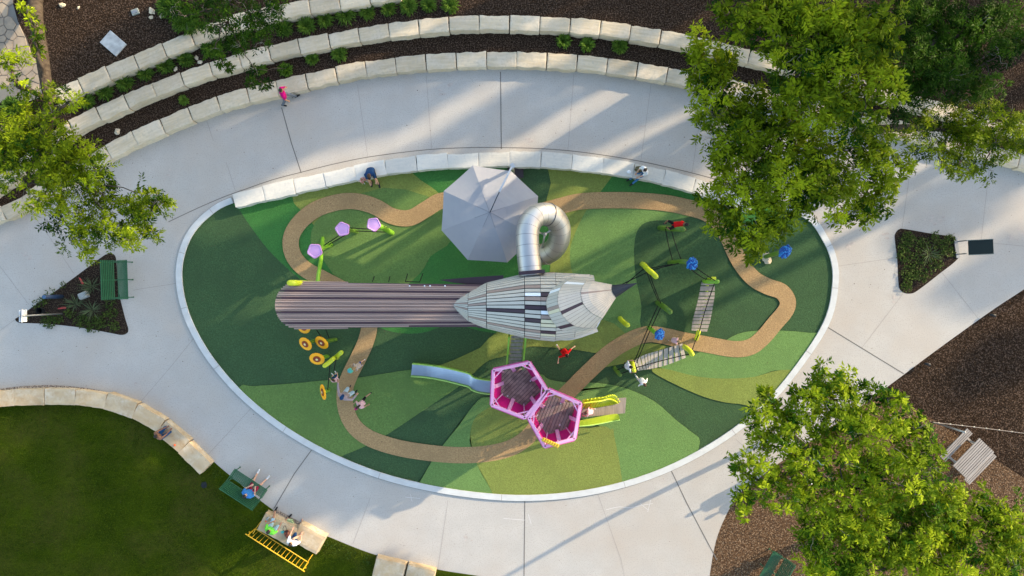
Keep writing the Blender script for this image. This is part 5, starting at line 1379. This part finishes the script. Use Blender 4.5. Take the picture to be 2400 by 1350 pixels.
# grey valve box
o = stone_mb(.42,.3,.22,77,.004).build('electrical_box', M_cbox); o.location = P(199,692,0); o.rotation_euler = (0,0,R(22)); tag(o,'light grey ribbed utility box among the yuccas','utility box')
mb = MB(); mb.box((0,0,.0),(.34,.26,.08)); o = mb.build('utility_lid', mat('grey_green_lid',(0.25,0.28,0.27),.7,vscale=5,col2=(0.17,0.2,0.19)), bevel=.02); o.location = P(317,28,ZA-.05); o.rotation_euler=(0,0,R(20)); tag(o,'small rounded utility lid near the white rocks','utility lid')
mb = MB(); mb.box((0,0,.045),(.22,.12,.02)); mb.build('lid_plate', M_galv, o)
mb = MB(); mb.box((0,0,.0),(.95,.72,.1)); o = mb.build('concrete_slab', mat('pale_slab',(0.5,0.52,0.52),.85,vscale=4,col2=(0.34,0.35,0.35),detail=9,contrast=.16), bevel=.008); o.location = P(266,102,ZA-.05); o.rotation_euler=(0,0,R(-41)); tag(o,'flat grey concrete slab lying in dark mulch above the top stone row','slab')
# dark standing panel at the right planter
t = thing('information_panel', P(2241,581,0), 'dark green standing panel with a pale base strip at the tip of the right planter', 'panel')
mb = MB(); mb.box((0,0,.03),(.16,.95,.06),rz=R(8)); mb.build('base_strip', M_galv, t)
for y in (-.3,.3): mb = MB(); mb.box((.05+y*.05,y,.35),(.05,.05,.7),rz=R(3)); mb.build('leg', M_galv, t)
M_pan = mat('dark_bottle_green',(0.004,0.014,0.014),.5,var=.1)
mb = MB(); M_ = Matrix.Translation((.5,-.02,.95)) @ Matrix.Rotation(R(-18),4,'Y') @ Matrix.Rotation(R(2),4,'Z'); mb.box((0,0,0),(.98,.64,.05),M=M_); mb.build('panel_face', M_pan, t, bevel=.008)
mb = MB(); mb.box((0,-.335,0),(1.0,.02,.07),M=M_); mb.box((0,.335,0),(1.0,.02,.07),M=M_); mb.build('panel_edge', mat('teal_edge',(0.01,0.09,0.1),.4), t)
# lawn grate
mb = MB(); rr = random.Random(3); mb.sheet([(math.cos(a*.9)*.2*rr.uniform(.6,1.1),math.sin(a*.9)*.2*rr.uniform(.6,1.1)) for a in range(7)],.02); o = mb.build('drain_cover', M_blk); o.location = P(478,1136,.02); tag(o,'ragged dark drain patch in the lawn near the bench','drain')
# landscape spotlights
for X,Y,l in ((2318,738,'black spotlight at the mulch edge above'),(2166,852,'black spotlight at the mulch edge near the paving joint')):
    t = thing('spotlight', P(X,Y,-.02), l, 'spotlight', group='black landscape spotlights')
    mb = MB(); mb.tube([(0,0,0),(0,0,.2)],.02,8); mb.build('stake', M_blk, t)
    mb = MB(); mb.tube([(-.1,.02,.2),(.12,-.03,.28)],[.05,.07],12); mb.build('lamp_head', M_blk, t, smooth=True)
mb = MB(); mb.tube([(0,0,0),(.1,.12,.01),(.12,.3,.0)],.015,6); o = mb.build('ribbon', mat('red_tape',(0.5,0.03,0.05),.6)); o.location = P(1850,92,ZA-.4); tag(o,'short piece of red tape on the mulch between the top right trees','tape')
# things carried or left
M_cy = mat('turquoise_plastic',(0.05,0.4,0.5),.4,vscale=8,col2=(0.1,0.5,0.3),contrast=.1)
def lump(name, label, cat, X, Y, z, r, m, seed=1, rz=0):
    bm = bmesh.new(); bmesh.ops.create_icosphere(bm, subdivisions=3, radius=1)
    for v in bm.verts:
        n = MN.noise(v.co*2+Vector((seed,0,0)))*.25; v.co *= (1+n); v.co.x*=r[0]; v.co.y*=r[1]; v.co.z*=r[2]
    me = bpy.data.meshes.new(name); bm.to_mesh(me); bm.free(); me.materials.append(m)
    o = link_mesh(name, me, smooth=True); o.location = P(X,Y,z)+Vector((0,0,r[2]*.9)); o.rotation_euler=(0,0,rz)
    return tag(o,label,cat)
lump('backpack','camouflage backpack on the seat wall beside the person in jeans','backpack',1496,398,.45,(.2,.15,.14),mat('camouflage',(0.2,0.17,0.1),.8,vscale=14,col2=(0.06,0.055,0.03),contrast=.06),3)
bag = lump('handbag','brown and black bag on the stone seat between the two people','bag',675,1250,.44,(.13,.2,.12),mat('brown_leather',(0.2,0.05,0.025),.5,vscale=9,col2=(0.03,0.012,0.01),contrast=.1),5,R(15))
mb = MB(); mb.tube(spline([(-.05,.1,.02),(-.1,.3,.08),(.02,.42,.06),(.06,.28,.08),(.04,.1,.02)],4),.012,6); mb.build('strap', M_blk, bag, smooth=True)
t = thing('drink_bottle', P(626,1218,.44), 'small orange-capped grey bottle lying on the stone seat', 'bottle')
mb = MB(); mb.capsule((0,0,.045),.045,(.09,.12,.045),.045); mb.build('body', M_cbox, t, smooth=True)
mb = MB(); mb.capsule((-.04,-.06,.045),.04,(-.02,-.03,.045),.04); mb.build('cap', mat('orange_red',(0.7,0.1,0.02),.5), t, smooth=True)
lump('plush_toy','turquoise toy held by the child in blue shorts','toy',822,868,.75,(.13,.12,.1),M_cy,8)
lump('lunch_box','turquoise and white box behind the person in the green shirt','box',664,1246,.44,(.1,.06,.06),M_cy,9)
lump('napkin','crumpled white paper beside the person in jeans','paper',1474,403,.45,(.1,.08,.03),M_sign,4)
lump('orange_toy','tiny orange object on the tan wall beside the seated man','toy',410,1043,.42,(.05,.05,.03),mat('orange_toy',(0.8,0.12,0.03),.5),2)
M_wt = mat('white_flowers',(0.5,0.55,0.35),.7,vscale=25,col2=(0.12,0.2,0.05),contrast=.05)
lump('weeds_clump','pale green weeds between the stone seat and the path','weeds',681,1222,.0,(.24,.16,.12),M_wt,6,R(-30))
# ------------------------------------------------------------------ people
SKIN = {'fair': mat('fair_skin',(0.55,0.31,0.21),.55,var=.08), 'tan': mat('tan_skin',(0.38,0.2,0.125),.55,var=.08), 'brown': mat('brown_skin',(0.2,0.1,0.06),.55,var=.08)}
HAIRM = {'black': mat('black_hair',(0.012,0.01,0.01),.55,vscale=30,col2=(0.03,0.022,0.02)), 'brown': mat('brown_hair',(0.07,0.035,0.02),.55,vscale=30,col2=(0.035,0.02,0.012)), 'blond': mat('blond_hair',(0.4,0.26,0.12),.55,vscale=30,col2=(0.24,0.15,0.07)), 'dbrown': mat('dark_brown_hair',(0.03,0.018,0.012),.55,vscale=30,col2=(0.015,0.01,0.008))}
def cloth(name, c, c2=None, vs=9, ct=.25): return mat(name, c, .85, vscale=vs, col2=c2 or tuple(x*.8 for x in c), contrast=ct, bump=.2, bscale=12)
def ik(a, b, l1, l2, hint):
    a, b, hint = Vector(a), Vector(b), Vector(hint); d = b-a; L = min(d.length, (l1+l2)*.995)
    if d.length < 1e-5: d = Vector((0,0,-1))
    d.normalize(); b = a+d*L; x = (l1*l1-l2*l2+L*L)/(2*L); h = math.sqrt(max(0,l1*l1-x*x))
    n = hint - d*hint.dot(d)
    if n.length < 1e-4: n = Vector((1,0,0))-d*d.x
    n.normalize(); return a+d*x+n*h, b
def remesh(mb, name, m, parent, vox, smooth=2):
    me = bpy.data.meshes.new(name+'_tmp'); me.from_pydata(mb.v, [], mb.f); me.update()
    o = bpy.data.objects.new(name+'_tmp', me); COL.objects.link(o)
    r = o.modifiers.new('r','REMESH'); r.mode = 'VOXEL'; r.voxel_size = vox; r.use_smooth_shade = True
    if smooth: s_ = o.modifiers.new('s','SMOOTH'); s_.factor = .5; s_.iterations = smooth
    dg = bpy.context.evaluated_depsgraph_get(); dg.update()
    me2 = bpy.data.meshes.new_from_object(o.evaluated_get(dg), depsgraph=dg)
    bpy.data.objects.remove(o); bpy.data.meshes.remove(me)
    me2.name = name; me2.materials.clear(); me2.materials.append(m)
    ob = link_mesh(name, me2, parent, smooth=True); return ob
def person(label, X, Y, z, face, H, pel, lean, hands, feet, skin='fair', hair='brown', top=None, bottom=None, shoe=None, sleeve=.5, pant=1.0,
           hairlen=0, cap=None, side=0.0, child=False, headdir=None, knee=None, elbow=None, skirt=False, group=None):
    """pel: pelvis height (m, real); lean: forward pitch deg; hands/feet: local (right, forward, up) metres from the point on the floor, scaled by H/1.75"""
    s = H/1.75
    t = thing('person', P(X,Y,z), label, 'person', rz=R(face-90), group=group)
    hk = 1.0 if not child else 1.22
    V = Vector; pe = V((0,0,pel))
    sd_ = V((math.sin(R(side)), math.sin(R(lean)), math.cos(R(lean)))).normalized()
    fw = V((0, math.cos(R(lean)), -math.sin(R(lean))))
    ch = pe + sd_*.42*s; nk = pe + sd_*.53*s
    hd_dir = V(headdir).normalized() if headdir else (sd_*.8+V((0,.15,.5))).normalized()
    hc = nk + hd_dir*.16*s*hk
    rt_ = fw.cross(sd_).normalized(); rt_ = rt_ if rt_.x > 0 else -rt_
    b = MB(); top_m, bot_m = MB(), MB(); shoes = []
    c = lambda a,ra,e,rb,mb_=None,seg=12: (mb_ or b).capsule(a,ra*s,e,rb*s,seg)
    def torso(m_, e_):
        for x in (-.075,.075): c(pe+rt_*x*s, .1+e_, ch+rt_*x*1.15*s, .105+e_, m_)
        c(pe, .11+e_, ch, .11+e_, m_)
        c(ch-rt_*.13*s+sd_*.03*s, .06+e_, ch+rt_*.13*s+sd_*.03*s, .06+e_, m_)
    torso(b, 0); c(ch, .06, hc, .048)
    hm = Matrix.Rotation(0,3,'Z'); face_f = (fw + hd_dir*-.0); face_f = (face_f - hd_dir*face_f.dot(hd_dir)).normalized()
    fr = hd_dir.cross(face_f)*-1; fr.normalize()
    HM = Matrix((fr, face_f, hd_dir)).transposed()
    hr = s*hk
    b.ell(hc, (.076*hr,.096*hr,.118*hr), HM, 16, 12)
    b.capsule(hc+HM@V((0,.055*hr,-.07*hr)), .038*hr, hc+HM@V((0,.07*hr,-.075*hr)), .03*hr)      # jaw
    b.capsule(hc+HM@V((0,.092*hr,.01*hr)), .008*hr, hc+HM@V((0,.108*hr,-.02*hr)), .013*hr)      # nose
    b.capsule(hc+HM@V((-.02*hr,.088*hr,-.05*hr)), .009*hr, hc+HM@V((.02*hr,.088*hr,-.05*hr)), .009*hr)  # lips
    for x in (-1,1): b.ell(hc+HM@V((x*.078*hr,0,-.005*hr)), (.012*hr,.02*hr,.032*hr), HM, 10, 8)
    for k,x in enumerate((-1,1)):
        sh = ch + rt_*x*.185*s + sd_*.035*s
        hx = V(hands[k])*s; eh = V(elbow[k]) if elbow else V((x*.6,-.7,-.5))
        el, wr = ik(sh, hx, .29*s, .255*s, eh)
        c(sh,.052,el,.04); c(el,.04,wr,.027)
        fd = (wr-el).normalized(); 
        pn = fd.cross(V((0,0,1))); pn = pn.normalized() if pn.length > .05 else V((1,0,0)); up_ = pn.cross(fd).normalized()
        pc_ = wr+fd*.05*s
        for q in (-.025,0,.025): c(wr+pn*q*.7*s,.017, wr+fd*.085*s+pn*q*s,.015, seg=8)
        for q,l in ((-.033,.06),(-.011,.074),(.011,.07),(.033,.054)):
            p0 = wr+fd*.09*s+pn*q*s; p1 = p0+(fd*.85-up_*.35)*l*.5*s; p2 = p1+(fd*.4-up_*.8)*l*.5*s
            b.capsule(p0,.0095*s,p1,.009*s,7); b.capsule(p1,.009*s,p2,.008*s,7)
        p0 = wr+fd*.025*s+pn*(-.03*x if True else 0)*s; p1 = p0+(fd*.6-pn*x*.8)*.035*s; b.capsule(p0,.012*s,p1,.011*s,7); b.capsule(p1,.011*s,p1+(fd*.9-pn*x*.2)*.03*s,.009*s,7)
        if top and sleeve > 0:
            if sleeve <= .6: c(sh,.066,sh.lerp(el,.25+sleeve),.06,top_m)
            else: c(sh,.064,el,.052,top_m); c(el,.052,el.lerp(wr,.9),.042,top_m)
        hp = pe + rt_*x*.09*s + V((0,0,-.02*s)); ft = V(feet[k][:3])*s; ft.z = max(ft.z, .0)+.075*s
        kh = V(knee[k]) if knee else V((x*.15,1,.3))
        kn, an = ik(hp, ft, .43*s, .42*s, kh)
        c(hp,.088,kn,.054); c(kn,.052,an,.034); c(kn.lerp(an,.25)+V((0,-.015*s,0)),.052,kn.lerp(an,.5),.042)
        td = V((x*.12, 1, 0)).normalized()
        if len(feet[k]) > 3: td = V((math.sin(R(feet[k][3])), math.cos(R(feet[k][3])),0))
        heel = an+V((0,0,-.045*s))-td*.035*s; toe = an+V((0,0,-.05*s))+td*.14*s
        c(heel,.032,toe,.026); 
        if bottom:
            if pant < .6: c(hp,.104,hp.lerp(kn,min(1,pant*1.9)),.082,bot_m)
            else: c(hp,.1,kn,.07,bot_m); c(kn,.068,kn.lerp(an,min(1,(pant-.5)*1.9)),.055,bot_m)
        if shoe:
            m2 = MB(); m2.capsule(heel-td*.008*s,.044*s,toe+td*.012*s,.036*s,12); m2.capsule(an,.04*s,heel+V((0,0,.01)),.04*s,10); m2.v = [(v[0],v[1],max(v[2],an.z-.083*s)) for v in m2.v]
            shoes.append(m2)
    vox = .0115*max(s,.75)
    remesh(b, 'body', SKIN[skin], t, vox, 2)
    if top:
        torso(top_m, .018)
        if skirt: top_m.tube([pe+V((0,0,.05*s)), pe+V((0,0,-.28*s))], [.15*s,.24*s], 16)
        remesh(top_m, 'shirt', top, t, .014, 2)
    if bottom:
        c(pe+rt_*-.06*s,.122,pe+rt_*.06*s,.122,bot_m); c(pe,.12,pe+sd_*.06*s,.12,bot_m)
        remesh(bot_m, 'trousers' if pant > .6 else 'shorts', bottom, t, .014, 2)
    for m2 in shoes: m2.build('shoe', shoe, t, smooth=True)
    hb = MB()
    if cap:
        hb.ell(hc+HM@V((0,-.005*hr,.025*hr)), (.088*hr,.105*hr,.105*hr), HM, 18, 12)
        hb.v = [tuple(v) for v in hb.v]
        hb.prism([(0,0)]*0 or [(math.cos(a)*.075, math.sin(a)*.09) for a in [math.pi*i/8 for i in range(9)]], 0, .008)
        nq = 18
        for i in range(len(hb.v)-18, len(hb.v)):
            v = V(hb.v[i]); v = V((v.x*hr, (v.y+.075)*hr, v.z+.03*hr)); hb.v[i] = tuple(hc+HM@v)
        hb.build('cap', cap, t, smooth=False)
    hh = MB()
    hh.ell(hc+HM@V((0,-.014*hr,.018*hr)), (.085*hr,.1*hr,.116*hr), HM, 18, 14)
    # cut the hair cap away from the face by pulling those points inside the head
    nv = []
    for v in hh.v:
        l = HM.transposed() @ (V(v)-hc)
        if l.y > .045*hr and l.z < .06*hr or l.z < -.055*hr: l *= .72
        nv.append(tuple(hc+HM@l))
    hh.v = nv
    if hairlen: 
        hh.capsule(hc+HM@V((0,-.07*hr,0)), .06*hr, hc+HM@V((0,-.085*hr,-hairlen*hr)), .045*hr, 12)
    if not cap or hairlen: hh.build('hair', HAIRM[hair], t, smooth=True)
    ey = MB()
    for x in (-1,1): ey.ell(hc+HM@V((x*.03*hr,.086*hr,.005*hr)), (.009*hr,.008*hr,.007*hr), HM, 8, 6)
    ey.build('eyes', M_blk, t, smooth=True)
    return t
c_mag = cloth('magenta_shirt',(0.5,0.005,0.17)); c_navy = cloth('navy_cloth',(0.012,0.05,0.14)); c_blk = cloth('black_cloth',(0.012,0.012,0.014)); c_white = cloth('white_cloth',(0.72,0.74,0.76))
c_red = cloth('red_cloth',(0.6,0.01,0.012)); c_denim = cloth('denim',(0.06,0.2,0.38),(0.04,0.13,0.27)); c_grey = cloth('grey_denim',(0.13,0.15,0.18)); c_lil = cloth('lilac_grey_cloth',(0.33,0.27,0.29))
c_pink = cloth('pale_pink_cloth',(0.68,0.42,0.45)); c_blue = cloth('blue_cloth',(0.04,0.19,0.5)); c_rb = cloth('royal_blue_cloth',(0.01,0.04,0.3)); c_mar = cloth('maroon_pattern',(0.3,0.02,0.05),(0.08,0.01,0.03),22,.06)
c_grn = cloth('bright_green_cloth',(0.13,0.55,0.06)); c_lb = cloth('light_blue_cloth',(0.4,0.55,0.66)); c_flo = cloth('floral_cloth',(0.62,0.12,0.16),(0.75,0.55,0.5),24,.06); c_pat = cloth('patterned_cloth',(0.55,0.38,0.28),(0.3,0.32,0.3),20,.06)
s_blk = mat('black_shoe',(0.012,0.012,0.015),.5); s_wht = mat('white_shoe',(0.65,0.65,0.66),.5)
stand_h = ((-.25,.05,.8),(.25,.05,.8)); W_ = ((-.1,.36,0),(.1,-.34,.03))
seat_f = ((-.12,.48,-.45),(.12,.48,-.45))
def seated(hh): return ((-.12,.5,0),(.12,.5,0))
# 1 walker
person('person in magenta shirt and grey jeans walking along the lowest stone row',680,236,0,20,1.72,.9,8,((-.08,.24,1.42),(.3,.1,.85)),((-.05,.4,0),(.12,-.38,.05,30)),'tan','dbrown',c_mag,c_grey,s_blk,.5,1.0)
# 2 father and toddler
person('person in navy shirt and black shorts sitting on the white seat wall',874,403,0,-82,1.8,.55,34,((-.16,.62,.42),(.12,.6,.5)),((-.2,.6,0),(.12,.5,0)),'fair','brown',c_navy,c_blk,s_blk,.55,.45)
person('toddler in flowery pink clothes standing beside the seated person in navy',853,424,0,-40,.88,.44,12,((-.3,.3,.75),(.3,.3,.7)),((-.12,.18,0),(.14,.1,0)),'fair','blond',c_flo,c_flo,s_wht,.5,.4,child=True)
# 3 person in jeans
person('person in pale shirt and blue jeans sitting on the white seat wall',1506,405,0,212,1.66,.55,12,((-.1,.45,.62),(.12,.42,.66)),((-.2,.8,0),(.05,.86,0)),'fair','black',c_white,c_denim,s_blk,.5,1.0,hairlen=.16)
# 4 red climber
person('child in red shirt climbing on the top dark green stem post',1575,529,1.75,0,1.3,.35,72,((-.1,.85,.1),(.25,.8,.1)),((-.12,-.5,.1),(.12,-.35,.2)),'brown','black',c_red,c_blk,s_blk,.5,.45,child=True,knee=((-.3,.4,1),(.3,.4,1)),headdir=(0,.8,.6))
# 5 red runner
person('child in bright red shirt running with both arms spread on the open play surface',1318,819,0,-55,1.35,.68,24,((-.72,.15,.95),(.62,.3,1.2)),((-.1,.3,0),(.12,-.4,.1)),'fair','dbrown',c_red,c_blk,s_wht,.6,.45,child=True)
# 6 child near blue flower
person('child in white and pink clothes beside the lowest blue flower on the tan path',1571,795,0,-10,1.1,.55,22,((-.2,.45,.6),(.25,.42,.75)),((-.12,.15,0),(.12,-.12,0)),'fair','blond',c_pink,c_white,s_wht,.5,.45,child=True)
# 7 child in white tee
person('child in white shirt holding the ropes at the low end of the sloping plank bridge',1463,855,.15,10,1.25,.62,14,((-.35,.35,1.05),(.42,.4,1.1)),((-.12,.1,0),(.12,-.08,0)),'tan','black',c_white,c_lb,s_blk,.5,.8,child=True)
# 8 child white lower
person('child in white clothes standing alone on the dark green rubber below the plank bridge',1497,886,0,-65,1.2,.6,24,((-.5,.1,.6),(.35,.35,.7)),((-.12,.1,0),(.12,-.28,0)),'fair','brown',c_white,c_white,s_wht,.8,.9,child=True)
# 9 child on ramp
person('child in pale pink climbing the leaf ramp into the pink tower',1384,961,1.1,175,1.1,.45,42,((-.3,.55,.75),(.35,.2,.5)),((-.12,.1,0),(.12,-.3,0)),'fair','brown',c_pink,c_pink,s_wht,.5,.45,child=True)
# 10 blue shorts
person('child in patterned top and royal blue shorts carrying a turquoise toy on the tan path',849,852,0,215,1.15,.56,30,((-.2,.5,.75),(.3,.42,.85)),((-.12,.05,0),(.12,-.3,.02)),'fair','blond',c_pat,c_rb,s_wht,.4,.5,child=True,hairlen=.12)
# 11 swinging girl
person('small child in pale pink top and dark shorts at the swing ropes',795,888,.35,130,1.05,.42,10,((-.35,.4,.75),(.35,.35,.72)),((-.12,.55,.12),(.15,.5,.12)),'fair','brown',c_pink,c_navy,s_wht,.4,.45,child=True,hairlen=.1)
# 12 man with cap
person('person in grey lilac shirt, light blue trousers and dark cap reaching to the swing ropes',822,918,0,60,1.8,.92,-4,((-.62,.55,1.35),(.42,.25,1.05)),((-.12,.12,0),(.2,.05,0)),'tan','black',c_lil,c_lb,s_blk,.95,.5,cap=c_navy,headdir=(0,.1,1))
# 13 running girl
person('child in pink top, black shorts and pink hat running beside the tan path',858,938,0,222,1.25,.62,30,((-.35,-.2,.8),(.35,.45,.9)),((-.1,.2,0),(.14,-.62,.25)),'tan','black',c_pink,c_blk,s_blk,.4,.45,child=True,cap=c_mag,hairlen=.2)
# 14 shirtless man
person('shirtless person in blue jeans sitting on the tan lawn wall',388,1017,0,42,1.75,.52,20,((-.1,.55,.6),(.12,.58,.6)),((-.14,.52,0),(.16,.5,0)),'brown','black',None,c_denim if False else cloth('dark_denim',(0.015,0.07,0.18)),None,0,.95)
# 15 bench person
person('person in blue shirt and maroon shorts sitting at the right end of the lawn-edge bench',597,1145,0,56,1.78,.55,2,((-.12,.32,.72),(.14,.3,.72)),((-.3,.78,0),(.24,.8,0)),'fair','black',c_blue,c_mar,s_wht,.5,.5)
# 16 green shirt
person('person in bright green shirt and white shorts sitting on the left stone seat',645,1232,0,52,1.8,.54,16,((-.16,.4,.7),(.2,.45,.62)),((-.42,.62,.1),(.26,.72,0)),'tan','black',c_grn,c_lb,s_blk,.5,.5)
# 17 white tee
person('person in white shirt and navy shorts sitting with raised knees next to the brown bag',699,1258,0,72,1.76,.56,10,((-.22,.55,.72),(.24,.42,.7)),((-.05,.72,0),(.2,.35,.45)),'fair','dbrown',c_white,c_navy,None,.5,.42)
# under the lower right tree
person('person in light blue clothes standing under the bright lower right tree',1896,1062,0,200,1.7,.88,6,stand_h,W_,'fair','brown',c_lb,c_denim,s_wht,.5,1.0)
person('person in dark clothes under the lower right tree nearest the path',1836,1094,0,210,1.75,.9,4,stand_h,W_,'tan','black',c_blk,c_blk,s_blk,.6,1.0)
person('person in white shirt under the lower right tree, lowest of the three there',1870,1106,0,205,1.65,.86,4,stand_h,W_,'fair','black',c_white,c_pink,s_wht,.5,1.0)
